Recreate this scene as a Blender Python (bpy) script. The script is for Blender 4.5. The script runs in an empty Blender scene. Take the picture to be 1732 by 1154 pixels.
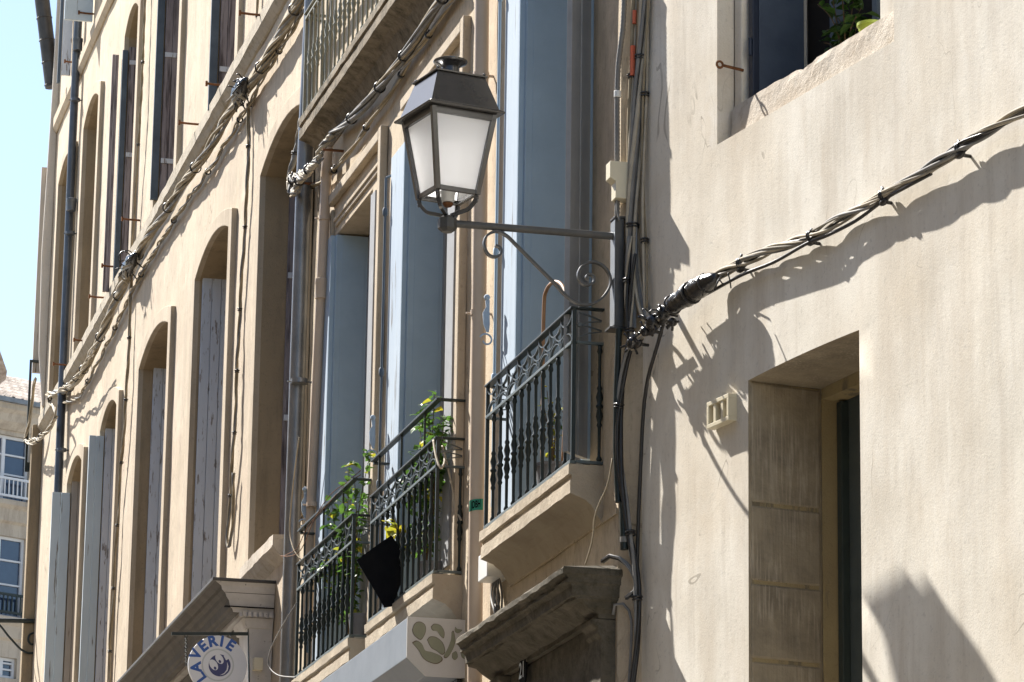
import bpy, math, random
from mathutils import Vector, Matrix, noise
from mathutils.geometry import delaunay_2d_cdt
random.seed(7)
S = bpy.context.scene
COL = S.collection
# ------------------------------------------------------------------ camera
FPX, PITCH, ROLL = 6282.66, .25080588, .01425743      # focal length in photo pixels, radians
PW, PH = 1732, 1154
cp, sp, cr, sr = math.cos(PITCH), math.sin(PITCH), math.cos(ROLL), math.sin(ROLL)
FW = Vector((0, cp, sp)); U0 = Vector((0, -sp, cp)); R0 = Vector((1, 0, 0))
RT = R0*cr + U0*sr; UP = U0*cr - R0*sr
EYE = Vector((0, 0, 1.6))
cd = bpy.data.cameras.new('camera'); cam = bpy.data.objects.new('camera', cd); COL.objects.link(cam)
cam.matrix_world = Matrix((RT, UP, -FW)).transposed().to_4x4(); cam.location = EYE
cd.sensor_width = 36; cd.lens = FPX/PW*36; cd.clip_end = 2000; cd.clip_start = .1
S.camera = cam
S.render.resolution_x, S.render.resolution_y = 1024, 682
# ------------------------------------------------------------------ light
SUNV = Vector((.453, -.5475, -.7036)).normalized()     # the way the sunlight travels
w = bpy.data.worlds.new('World'); S.world = w; w.use_nodes = True
nt = w.node_tree; bg = nt.nodes['Background']; sky = nt.nodes.new('ShaderNodeTexSky')
sky.sky_type = 'NISHITA'; sky.sun_disc = False
sky.sun_elevation = math.asin(-SUNV.z); sky.sun_rotation = math.atan2(-SUNV.x, -SUNV.y)
sky.air_density = 1.0; sky.dust_density = .6; sky.ozone_density = 1.5
nt.links.new(sky.outputs[0], bg.inputs[0]); bg.inputs[1].default_value = .07
sl = bpy.data.lights.new('sun', 'SUN'); sl.energy = 5.0; sl.angle = math.radians(.53); sl.color = (1, .955, .89)
so = bpy.data.objects.new('sun', sl); COL.objects.link(so); so.rotation_euler = (-SUNV).to_track_quat('Z', 'Y').to_euler(); so.location = (-10, 10, 30)
S.view_settings.view_transform = 'Standard'; S.view_settings.look = 'None'
S.view_settings.exposure = 1.56; S.view_settings.gamma = 1
S.cycles.max_bounces = 12; S.cycles.diffuse_bounces = 6; S.cycles.transmission_bounces = 10; S.cycles.transparent_max_bounces = 12

# ------------------------------------------------------------------ planes of the street fronts
class Pl:                                   # a facade: u runs along it towards the camera, z up, off out of the wall
    def __init__(s, P, yaw):
        s.P = Vector((P[0], P[1], 0)); s.e = Vector((math.sin(yaw), -math.cos(yaw), 0)); s.n = Vector((-math.cos(yaw), -math.sin(yaw), 0))
    def w(s, u, z, o=0): return s.P + s.e*u + s.n*o + Vector((0, 0, z))
    def ray(s, x, y): return (RT*(x-PW/2) - UP*(y-PH/2) + FW*FPX).normalized()
    def at(s, x, y, o=0):
        d = s.ray(x, y); t = ((s.P + s.n*o - EYE).dot(s.n))/d.dot(s.n); return EYE + d*t
    def uz(s, x, y, o=0):
        p = s.at(x, y, o); return ((p-s.P).dot(s.e), p.z)
    def u(s, x, y, o=0): return s.uz(x, y, o)[0]
    def z(s, x, y, o=0): return s.uz(x, y, o)[1]
    def oz(s, x, y, u):                     # on the cross-section of the wall at u
        d = s.ray(x, y); Q = s.P + s.e*u; t = ((Q-EYE).dot(s.e))/d.dot(s.e); p = EYE + d*t
        return ((p-s.P).dot(s.n), p.z)
A = Pl((-1.7329024, 28.64850237), .23826989)
B = Pl((.61765215, 19.49021564), .25123585)
K = Pl(B.at(1048, 500)[:2], math.radians(50))          # short splayed return at the joint of the two houses
C = Pl(K.at(1088, 500)[:2], .41661097)
D = Pl((-9.5, 78), 0); D.e = Vector((math.sin(.867), math.cos(.867), 0)); D.n = Vector((math.cos(.867), -math.sin(.867), 0))

# ------------------------------------------------------------------ mesh helpers
def root_loc(o):
    v = Vector((0, 0, 0))
    while o: v += o.location; o = o.parent
    return v
def tag(o, label=None, cat=None, group=None, kind=None):
    if label: o['label'] = label
    if cat: o['category'] = cat
    if group: o['group'] = group
    if kind: o['kind'] = kind
    return o
def empty(name, loc, label, cat, group=None):
    o = bpy.data.objects.new(name, None); COL.objects.link(o); o.location = loc; o.empty_display_size = .1
    return tag(o, label, cat, group)
class MB:
    def __init__(s): s.v = []; s.f = []; s.m = []; s.cm = 0
    def add(s, vs, fs):
        k = len(s.v); s.v += [Vector(v) for v in vs]; s.f += [tuple(i+k for i in f) for f in fs]; s.m += [s.cm]*len(fs); return s
    def box(s, pl, u0, u1, z0, z1, o0, o1):
        vs = [pl.w(u, z, o) for o in (o0, o1) for z in (z0, z1) for u in (u0, u1)]
        return s.add(vs, [(0, 2, 3, 1), (4, 5, 7, 6), (0, 1, 5, 4), (2, 6, 7, 3), (0, 4, 6, 2), (1, 3, 7, 5)])
    def prism(s, pts, d):                   # closed 3-D polygon pushed along d
        n = len(pts); d = Vector(d); vs = [Vector(p) for p in pts] + [Vector(p)+d for p in pts]
        return s.add(vs, [tuple(range(n))[::-1], tuple(range(n, 2*n))] + [(i, (i+1) % n, n+(i+1) % n, n+i) for i in range(n)])
    def ret(s, pl, prof, u1, k, back=0):       # moulding returned round the near end
        n = len(prof); vs = [pl.w(u1+k*o, z, o) for o, z in prof] + [pl.w(u1+k*o, z, back) for o, z in prof]
        return s.add(vs, [(i, i+1, n+i+1, n+i) for i in range(n-1)])
    def profile(s, pl, prof, u0, u1, m0=0, m1=0):       # (off,z) profile run along the wall; m = mitre: ends step by m*off
        n = len(prof); vs = [pl.w(u0-m0*o, z, o) for o, z in prof] + [pl.w(u1+m1*o, z, o) for o, z in prof]
        return s.add(vs, [tuple(range(n)), tuple(range(2*n-1, n-1, -1))] + [(i, n+i, n+(i+1) % n, (i+1) % n) for i in range(n)])
    def rough(s, pl, prof, u0, u1, jit=.006, seg=.1, m1=0, sd=0):      # a moulding with worn, uneven edges
        n = len(prof); N = max(2, int((u1-u0)/seg)); vs = []
        for k in range(N+1):
            for i, (o, z) in enumerate(prof):
                u = u0+(u1+m1*o-u0)*k/N; a = jit if 0 < i < n-1 else 0; q = Vector((u*5.3, i*1.7, sd)); q2 = Vector((u*19, i*4.1, sd+9))
                vs.append(pl.w(u, z+a*(noise.noise(q)+.6*noise.noise(q2)), o+a*(noise.noise(q+Vector((3, 3, 3)))+.6*noise.noise(q2+Vector((5, 1, 2))))))
        fs = [tuple(range(n)), tuple(range(N*n+n-1, N*n-1, -1))]
        for k in range(N):
            for i in range(n): fs.append((k*n+i, (k+1)*n+i, (k+1)*n+(i+1) % n, k*n+(i+1) % n))
        return s.add(vs, fs)
    def tube(s, pts, r, n=8, cap=True, flat=None):
        pts = [Vector(p) for p in pts]; k = len(s.v); N = len(pts); t0 = (pts[1]-pts[0]).normalized()
        a = t0.orthogonal().normalized() if flat is None else flat[0]
        fs = []; vs = []
        for i, p in enumerate(pts):
            t = (pts[min(i+1, N-1)] - pts[max(i-1, 0)])
            if t.length < 1e-9: t = t0
            t.normalize()
            a = (a - t*a.dot(t)); a = a.normalized() if a.length > 1e-6 else t.orthogonal().normalized()
            b = t.cross(a); rr = r[i] if isinstance(r, (list, tuple)) else r
            if flat is not None:
                w2, h2 = flat[1]/2, flat[2]/2
                vs += [p + a*x*w2 + b*y*h2 for x, y in ((1, 1), (-1, 1), (-1, -1), (1, -1))]
            else: vs += [p + (a*math.cos(q*2*math.pi/n) + b*math.sin(q*2*math.pi/n))*rr for q in range(n)]
        if flat is not None: n = 4
        for i in range(N-1):
            for q in range(n): fs.append((i*n+q, i*n+(q+1) % n, (i+1)*n+(q+1) % n, (i+1)*n+q))
        if cap: fs += [tuple(range(n))[::-1], tuple((N-1)*n+q for q in range(n))]
        return s.add(vs, fs)
    def lathe(s, P, prof, n=12, ax=Vector((0, 0, 1))):
        P = Vector(P); a = ax.orthogonal().normalized(); b = ax.cross(a); vs = []; fs = []
        for r, h in prof: vs += [P + ax*h + (a*math.cos(q*2*math.pi/n)+b*math.sin(q*2*math.pi/n))*r for q in range(n)]
        N = len(prof)
        for i in range(N-1):
            for q in range(n): fs.append((i*n+q, i*n+(q+1) % n, (i+1)*n+(q+1) % n, (i+1)*n+q))
        fs += [tuple(range(n))[::-1], tuple((N-1)*n+q for q in range(n))]
        return s.add(vs, fs)
    def ring(s, P, ax, R, r, n=20, m=8, a0=0, a1=2*math.pi):
        ax = Vector(ax).normalized(); a = ax.orthogonal().normalized(); b = ax.cross(a)
        return s.tube([Vector(P)+(a*math.cos(a0+(a1-a0)*i/n)+b*math.sin(a0+(a1-a0)*i/n))*R for i in range(n+1)], r, m)
    def ball(s, P, r, n=10): return s.lathe(P, [(max(.05*r, r*math.sin(math.pi*i/6)), -r*math.cos(math.pi*i/6)) for i in range(7)], n)
    def leaf(s, P, d, up, L, W):
        d = Vector(d).normalized(); sd = d.cross(Vector(up)); sd = sd.normalized() if sd.length > 1e-4 else d.orthogonal().normalized(); nn = sd.cross(d)
        P = Vector(P); q = -.18*L
        vs = [P, P+d*L*.35+sd*W*.5+nn*W*.15, P+d*L*.75+sd*W*.35+nn*(W*.1+q*.5), P+d*L+nn*q, P+d*L*.75-sd*W*.35+nn*(W*.1+q*.5), P+d*L*.35-sd*W*.5+nn*W*.15, P+d*L*.5]
        return s.add(vs, [(0, 1, 6), (1, 2, 6), (2, 3, 6), (3, 4, 6), (4, 5, 6), (5, 0, 6)])
    def build(s, name, mat, parent=None, smooth=False, bevel=0, loc=None):
        me = bpy.data.meshes.new(name); L = root_loc(parent) if parent else (Vector(loc) if loc is not None else Vector((0, 0, 0)))
        me.from_pydata([tuple(v-L) for v in s.v], [], s.f)
        for m in (mat if isinstance(mat, (list, tuple)) else [mat]): me.materials.append(m)
        me.polygons.foreach_set('material_index', s.m)
        import bmesh
        bm = bmesh.new(); bm.from_mesh(me); bmesh.ops.recalc_face_normals(bm, faces=bm.faces); bm.to_mesh(me); bm.free()
        if smooth:
            me.polygons.foreach_set('use_smooth', [True]*len(me.polygons))
            if smooth == 'auto': me.set_sharp_from_angle(angle=math.radians(40))
        me.update(); o = bpy.data.objects.new(name, me); COL.objects.link(o)
        if parent: o.parent = parent
        else: o.location = L
        if bevel:
            b = o.modifiers.new('bevel', 'BEVEL'); b.width = bevel; b.segments = 2; b.limit_method = 'ANGLE'; b.angle_limit = math.radians(35)
        return o
def spline(pts, n=8):
    pts = [Vector(p) for p in pts]; out = []
    for i in range(len(pts)-1):
        p0, p1, p2, p3 = pts[max(i-1, 0)], pts[i], pts[i+1], pts[min(i+2, len(pts)-1)]
        for k in range(n):
            t = k/n; out.append(.5*((2*p1) + (p2-p0)*t + (2*p0-5*p1+4*p2-p3)*t*t + (3*p1-p0-3*p2+p3)*t**3))
    return out + [pts[-1]]
def resample(pts, step):
    out = [pts[0]]; acc = 0
    for a, b in zip(pts, pts[1:]):
        L = (b-a).length
        if L < 1e-9: continue
        d = step-acc
        while d <= L: out.append(a.lerp(b, d/L)); d += step
        acc = (acc+L) % step if True else 0
    out.append(pts[-1]); return out
def sag(p0, p1, k, n=10): return [Vector(p0).lerp(Vector(p1), i/n) - Vector((0, 0, k*4*(i/n)*(1-i/n))) for i in range(n+1)]

# ------------------------------------------------------------------ materials
def lk(nt, a, b): nt.links.new(a, b)
class MT:
    def __init__(s, name, rough=.8, metal=0, spec=.3):
        s.m = bpy.data.materials.new(name); s.m.use_nodes = True; s.t = s.m.node_tree; s.b = s.t.nodes['Principled BSDF']
        s.b.inputs['Roughness'].default_value = rough; s.b.inputs['Metallic'].default_value = metal; s.b.inputs['Specular IOR Level'].default_value = spec
        s.tc = s.t.nodes.new('ShaderNodeTexCoord'); s.h = None
    def noise(s, scale, detail=6, rough=.6, sc=(1, 1, 1), dist=0):
        mp = s.t.nodes.new('ShaderNodeMapping'); mp.inputs['Scale'].default_value = sc; lk(s.t, s.tc.outputs['Object'], mp.inputs[0])
        n = s.t.nodes.new('ShaderNodeTexNoise'); n.inputs['Scale'].default_value = scale; n.inputs['Detail'].default_value = detail
        n.inputs['Roughness'].default_value = rough; n.inputs['Distortion'].default_value = dist; lk(s.t, mp.outputs[0], n.inputs['Vector']); return n.outputs['Fac']
    def ramp(s, f, a, b):
        r = s.t.nodes.new('ShaderNodeMapRange'); r.inputs[1].default_value = a; r.inputs[2].default_value = b; r.clamp = True; lk(s.t, f, r.inputs[0]); return r.outputs[0]
    def mix(s, f, a, b):
        m = s.t.nodes.new('ShaderNodeMix'); m.data_type = 'RGBA'
        if isinstance(f, (int, float)): m.inputs[0].default_value = f
        else: lk(s.t, f, m.inputs[0])
        for k, c in ((6, a), (7, b)):
            if isinstance(c, tuple): m.inputs[k].default_value = (*c, 1)
            else: lk(s.t, c, m.inputs[k])
        return m.outputs[2]
    def mul(s, a, k):
        m = s.t.nodes.new('ShaderNodeMath'); m.operation = 'MULTIPLY'; lk(s.t, a, m.inputs[0])
        if isinstance(k, (int, float)): m.inputs[1].default_value = k
        else: lk(s.t, k, m.inputs[1])
        return m.outputs[0]
    def bump(s, f, dist, strength=1):
        b = s.t.nodes.new('ShaderNodeBump'); b.inputs['Distance'].default_value = dist; b.inputs['Strength'].default_value = strength
        lk(s.t, f, b.inputs['Height'])
        if s.h: lk(s.t, s.h, b.inputs['Normal'])
        s.h = b.outputs[0]; lk(s.t, s.h, s.b.inputs['Normal'])
    def col(s, c):
        if isinstance(c, tuple): s.b.inputs['Base Color'].default_value = (*c, 1)
        else: lk(s.t, c, s.b.inputs['Base Color'])
        return s
def plaster(name, c1, c2, stain, lo=.5, hi=.75, fine=.0035, sc=1.0, warm=None, crack=False, wav=.010, streak=False):
    M = MT(name, .9, 0, .15)
    c = M.mix(M.ramp(M.noise(1.1*sc, 9, .65), .35, .68), c1, c2)
    if warm: c = M.mix(M.mul(M.ramp(M.noise(.55, 6, .6, dist=.6), .5, .72), .7), c, warm)
    c = M.mix(M.mul(M.ramp(M.noise(1.6, 8, .72, (2.2, 2.2, .35)), lo, hi), .8), c, stain)
    c = M.mix(M.mul(M.ramp(M.noise(38, 5, .7), .56, .70), .35), c, tuple(x*.5 for x in c2))
    if streak:
        c = M.mix(M.mul(M.ramp(M.noise(5, 7, .7, (1.6, 1.6, .12)), .5, .74), M.mul(M.ramp(M.noise(.8, 3), .42, .6), .55)), c, tuple(x*.8 for x in stain))
        c = M.mix(M.mul(M.ramp(M.noise(2.4, 9, .75), .55, .7), .4), c, (.70, .665, .61))
        n = M.noise(.9, 3, .5, (1.4, 1.4, .8), 1.0); ab = M.t.nodes.new('ShaderNodeMath'); ab.operation = 'COMPARE'; lk(M.t, n, ab.inputs[0]); ab.inputs[1].default_value = .5; ab.inputs[2].default_value = .0016
        c = M.mix(M.mul(M.mul(ab.outputs[0], M.ramp(M.noise(1.7, 3), .52, .6)), .5), c, (.2, .165, .12))
    if crack:
        n = M.noise(1.3, 4, .55, (1.6, 1.6, .8), .8); ab = M.t.nodes.new('ShaderNodeMath'); ab.operation = 'COMPARE'; lk(M.t, n, ab.inputs[0]); ab.inputs[1].default_value = .5; ab.inputs[2].default_value = .0045
        c = M.mix(M.mul(M.mul(ab.outputs[0], M.ramp(M.noise(2.1, 3), .5, .6)), .55), c, tuple(x*.4 for x in c2))
        c = M.mix(M.mul(M.ramp(M.noise(7, 8, .75, (1, 1, .5)), .52, .66), .5), c, stain)
        c = M.mix(M.mul(M.ramp(M.noise(1, 6, .7, (26, 26, 7)), .57, .66), .45), c, tuple(x*.55 for x in c2))
        c = M.mix(M.mul(M.ramp(M.noise(3, 8, .7), .56, .68), .4), c, tuple(min(.7, x*1.25) for x in c1))
    M.col(c); M.bump(M.noise(5, 5, .5), wav, .5); M.bump(M.noise(95, 5, .65), fine, 1); return M.m
def stone(name, c1, c2, dark, lo=.52, hi=.68, sc=3.0):
    M = MT(name, .92, 0, .12)
    c = M.mix(M.ramp(M.noise(sc, 9, .7), .35, .65), c1, c2)
    c = M.mix(M.ramp(M.noise(2.6*sc, 10, .8), lo, hi), c, dark)
    M.col(c); M.bump(M.noise(9, 6, .65), .016, .7); M.bump(M.noise(80, 6, .7), .004, 1); return M.m
def wood(name, paint, paint2, bare, lo=.56, hi=.62, grain=26, rough=.75, az=.07):
    M = MT(name, rough, 0, .25)
    c = M.mix(M.ramp(M.noise(2.0, 7, .6, (1, 1, .5)), .35, .65), paint, paint2)
    g = M.noise(grain, 7, .62, (1, 1, az))
    c = M.mix(M.ramp(g, lo, hi), c, bare); M.col(c); M.bump(g, .006, .7); return M.m
def paint(name, c1, c2, rough=.5, metal=0, spec=.4, sc=6, b=.002, chip=None):
    M = MT(name, rough, metal, spec); c = M.mix(M.ramp(M.noise(sc, 7, .65), .35, .68), c1, c2)
    if chip: c = M.mix(M.ramp(M.noise(24, 6, .7), .63, .68), c, chip)
    M.col(c)
    if b: M.bump(M.noise(40, 5, .6), b, .5)
    return M.m
mA = plaster('plaster_tan', (.55, .462, .348), (.455, .378, .275), (.34, .285, .225), .48, .8, .004, warm=(.56, .435, .325), crack=True)
mB = plaster('plaster_ochre', (.53, .443, .325), (.435, .358, .25), (.31, .255, .195), .48, .8, .004, warm=(.53, .42, .31), crack=True)
mC = plaster('plaster_cream', (.775, .735, .65), (.615, .57, .485), (.49, .42, .33),   .44, .8, .0013, warm=(.63, .545, .42), wav=.004, streak=True)
mTrim = plaster('stone_trim', (.50, .42, .315), (.41, .34, .25), (.25, .2, .14), .5, .75, .003)
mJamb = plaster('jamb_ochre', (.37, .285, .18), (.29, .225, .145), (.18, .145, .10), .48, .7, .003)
mStone = stone('pale_limestone', (.44, .38, .29), (.36, .30, .225), (.24, .195, .14), .55, .85)
mSill = stone('rough_limestone', (.50, .45, .38), (.42, .36, .29), (.27, .22, .16), .52, .75, 5)
mCourse = stone('string_course_stone', (.44, .39, .31), (.36, .31, .24), (.20, .18, .12))
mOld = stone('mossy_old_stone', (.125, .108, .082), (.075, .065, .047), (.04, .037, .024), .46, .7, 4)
M = MT('scratched_jamb_stone', .92, 0, .1); _c = M.mix(M.ramp(M.noise(4, 9, .7), .35, .65), (.36, .30, .21), (.215, .18, .13))
_mp = M.t.nodes.new('ShaderNodeMapping'); _mp.inputs['Rotation'].default_value = (math.radians(9), math.radians(-9), 0); _mp.inputs['Scale'].default_value = (75, 75, 4.5); lk(M.t, M.tc.outputs['Object'], _mp.inputs[0])
_n = M.t.nodes.new('ShaderNodeTexNoise'); _n.inputs['Scale'].default_value = 1; _n.inputs['Detail'].default_value = 5; lk(M.t, _mp.outputs[0], _n.inputs['Vector'])
_c = M.mix(M.mul(M.ramp(_n.outputs['Fac'], .48, .62), M.mul(M.ramp(M.noise(2.6, 6), .42, .6), .4)), _c, (.58, .50, .39)); M.col(_c); M.bump(M.noise(9, 6), .014, .7); M.bump(_n.outputs['Fac'], .004, .8); mOldJ = M.m
mBlue = paint('blue_shutter_paint', (.34, .445, .535), (.295, .39, .475), .6, 0, .35, 3, .001)
mBlueW = wood('worn_blue_paint', (.36, .43, .50), (.32, .39, .47), (.12, .11, .10), .62, .66, 20)
mGreyW = wood('grey_peeling_paint', (.62, .655, .71), (.53, .565, .62), (.24, .215, .20), .585, .635, 40, .75, .14)
mDarkW = wood('weathered_bare_wood', (.31, .275, .28), (.23, .20, .21), (.085, .07, .07), .48, .62, 30)
mSlate = paint('dark_blue_grey_edge', (.10, .13, .165), (.065, .085, .11), .6, 0, .3, 5, .002)
mLilac = wood('pale_blue_shutter', (.56, .64, .69), (.48, .56, .61), (.2, .18, .16), .62, .68, 22)
mBeigeW = wood('beige_shutter', (.44, .40, .35), (.38, .34, .29), (.17, .13, .09), .60, .66, 22)
mFrame = paint('grey_frame_paint', (.30, .305, .31), (.25, .255, .26), .6, 0, .25)
mPane = paint('dark_pane', (.02, .022, .025), (.012, .014, .016), .08, 0, .5, 3, 0)
mRoom = paint('dark_room', (.025, .022, .02), (.02, .018, .016), .9, 0, .1, 3, 0)
mZinc = paint('weathered_zinc', (.25, .255, .26), (.15, .155, .16), .38, .6, .5, 3.5, .001)
mZincB = paint('blue_black_zinc', (.10, .11, .125), (.06, .068, .08), .42, .4, .5, 3.5, .001)
mZincD = paint('dark_zinc', (.085, .08, .075), (.05, .047, .045), .5, .5, .4, 4, .001)
mTan = paint('tan_pipe_paint', (.50, .40, .305), (.45, .35, .26), .45, 0, .4, 3, .0005)
mIron = paint('green_black_iron', (.012, .021, .020), (.007, .013, .012), .42, .0, .4, 20, .001)
mRail = paint('pale_rail_paint', (.095, .12, .12), (.06, .08, .08), .45, 0, .6, 14, .001)  # paler than the posts, on middle and bottom rails
mScal = paint('sunlit_bar_iron', (.06, .075, .075), (.035, .045, .045), .4, 0, 1.0, 14, .001)  # bar iron lightened to carry the bright sunlit edges
mOlive = paint('olive_iron', (.24, .23, .165), (.17, .165, .12), .5, .0, .5, 20, .0015)
mLamp = paint('lamp_black_paint', (.045, .042, .040), (.032, .030, .029), .22, 0, 1.0, 9, .0006)
mArm = paint('bracket_grey_paint', (.065, .064, .06), (.045, .044, .042), .4, 0, .5, 14, .001)
mArmLit = paint('sunlit_bracket_paint', (.30, .32, .34), (.24, .26, .28), .4, .3, .5, 6, 0)  # sunlight on the post face and back plate, put into the colour
mRust = paint('rusty_iron', (.20, .085, .035), (.10, .045, .022), .85, .1, .2, 30, .002)
mCabT = paint('cable_dusty_tan', (.32, .265, .18), (.21, .17, .11), .8, 0, .15, 8, .001)
mCabC = paint('cable_cream', (.44, .39, .305), (.31, .27, .205), .75, 0, .2, 8, .001)
mCabD = paint('cable_dusty_grey', (.31, .285, .24), (.20, .18, .15), .8, 0, .15, 10, .002)
mCabG = paint('cable_grey', (.23, .225, .215), (.15, .145, .138), .7, 0, .2, 8, .001)
mCabK = paint('cable_black', (.022, .020, .019), (.014, .013, .012), .38, 0, .5, 9, .001)
mTape = paint('black_tape', (.012, .011, .011), (.008, .008, .008), .22, 0, .6, 14, .012)
mCreamP = paint('cream_plastic', (.62, .56, .41), (.56, .50, .36), .4, 0, .45, 4, 0)
mWhiteP = paint('white_plastic', (.66, .66, .64), (.58, .58, .56), .4, 0, .45, 4, 0)
mConduit = paint('grey_conduit', (.17, .165, .155), (.13, .125, .118), .5, 0, .4, 9, 0)
mShop = paint('peeling_white_joinery', (.52, .49, .455), (.40, .375, .345), .65, 0, .3, 5, .003, chip=(.06, .05, .045))
mSign = paint('sign_white', (.66, .67, .70), (.62, .63, .66), .35, 0, .4, 3, 0)
mSignB = paint('sign_blue', (.03, .10, .36), (.03, .09, .33), .4, 0, .4, 3, 0)
mSignN = paint('sign_navy', (.05, .055, .16), (.045, .05, .14), .4, 0, .4, 3, 0)
mSignG = paint('sign_grey', (.47, .50, .50), (.45, .48, .48), .4, 0, .4, 3, 0)
mAwn = paint('awning_grey_blue', (.19, .215, .25), (.155, .18, .21), .5, .1, .4, 4, .001)
mAwnS = paint('awning_side_panel', (.50, .49, .47), (.44, .43, .41), .5, 0, .3, 4, 0)
mDrop = paint('drop_cutout_green_grey', (.23, .235, .17), (.19, .20, .14), .5, 0, .3, 5, 0)
mDropE = paint('drop_edge_brown', (.12, .09, .06), (.10, .07, .05), .6, 0, .3, 5, 0)
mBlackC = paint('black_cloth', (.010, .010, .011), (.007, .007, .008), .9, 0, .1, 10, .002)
mTerra = paint('grey_plastic_pot', (.16, .16, .17), (.12, .12, .13), .5, 0, .4, 4, 0)
mPotY = paint('yellow_green_pot', (.33, .40, .05), (.28, .34, .05), .4, 0, .4, 4, 0)
mBamboo = paint('brown_cane', (.30, .17, .085), (.22, .12, .06), .55, 0, .35, 9, .001)
mStem = paint('plant_stem', (.12, .085, .045), (.09, .06, .035), .8, 0, .2, 9, 0)
def leafmat(name, c1, c2):
    M = MT(name, .5, 0, .4); c = M.mix(M.ramp(M.noise(9, 3), .4, .6), c1, c2); M.col(c)
    tr = M.t.nodes.new('ShaderNodeBsdfTranslucent'); lk(M.t, c, tr.inputs[0]); mx = M.t.nodes.new('ShaderNodeMixShader'); mx.inputs[0].default_value = .4
    out = M.t.nodes['Material Output']; lk(M.t, M.b.outputs[0], mx.inputs[1]); lk(M.t, tr.outputs[0], mx.inputs[2]); lk(M.t, mx.outputs[0], out.inputs[0]); return M.m
mLeafG = leafmat('leaf_green', (.09, .19, .03), (.055, .12, .02)); mLeafY = leafmat('leaf_yellow', (.42, .36, .025), (.26, .30, .03)); mLeafD = leafmat('leaf_dark', (.035, .075, .015), (.05, .095, .02))
def glassmat():
    M = MT('frosted_glass', .35, 0, .5); M.col((.93, .94, .95))
    tr = M.t.nodes.new('ShaderNodeBsdfTranslucent'); tr.inputs[0].default_value = (1, 1, 1, 1); mx = M.t.nodes.new('ShaderNodeMixShader'); mx.inputs[0].default_value = .8
    M.bump(M.noise(14, 4, .5, (1, 1, .4)), .004, .5)
    tp = M.t.nodes.new('ShaderNodeBsdfTransparent'); m2 = M.t.nodes.new('ShaderNodeMixShader'); m2.inputs[0].default_value = .17
    out = M.t.nodes['Material Output']; lk(M.t, M.b.outputs[0], mx.inputs[1]); lk(M.t, tr.outputs[0], mx.inputs[2]); lk(M.t, mx.outputs[0], m2.inputs[1]); lk(M.t, tp.outputs[0], m2.inputs[2]); lk(M.t, m2.outputs[0], out.inputs[0]); return M.m
mGlass = glassmat()
mFarW = plaster('far_house_stone', (.44, .395, .33), (.36, .32, .265), (.22, .19, .155), .48, .7, .004)
mFarF = paint('far_white_frame', (.55, .58, .62), (.5, .53, .57), .5, 0, .3, 3, 0)
mFarG = paint('far_window_glass', (.03, .05, .09), (.02, .035, .07), .03, .0, 1.0, 3, 0)
M = MT('roman_roof_tile', .8, 0, .3); M.col(M.mix(M.ramp(M.noise(5, 4, .7), .38, .62), (.42, .36, .30), (.20, .14, .10))); M.bump(M.noise(20, 4), .01); mTile = M.m
M = MT('street_paving', .85, 0, .2); M.col(M.mix(M.ramp(M.noise(.8, 8, .6), .35, .65), (.46, .43, .385), (.38, .35, .31))); M.bump(M.noise(14, 5), .01); mStreet = M.m

# ------------------------------------------------------------------ the street
g = MB(); g.add([(-150, -100, 0), (150, -100, 0), (150, 260, 0), (-150, 260, 0)], [(0, 1, 2, 3)])
tag(g.build('street', mStreet), 'pale stone paved street far below the frame', 'street', kind='structure')

OPP = empty('plaster_house', B.w(0, 0, 7.7), 'plain house row across the street facing the photographed fronts', 'house')
m = MB(); m.box(B, -34, 40, 0, 12, 7.7, 14); m.build('wall', plaster('opposite_plaster', (.60, .54, .45), (.52, .46, .37), (.40, .34, .26)), OPP)
for k in range(18):
    for zz in (1.0, 4.6):
        m = MB(); m.box(B, -33+k*4, -31.9+k*4, zz, zz+2.1, 7.62, 7.699); m.build('window', mPane, OPP)
m = MB(); m.profile(B, [(7.2, 12.001), (7.2, 12.2), (10.8, 13.5), (14.4, 12.2), (14.4, 12.001)], -34.2, 40.2); m.build('roof', mTile, OPP)
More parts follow.
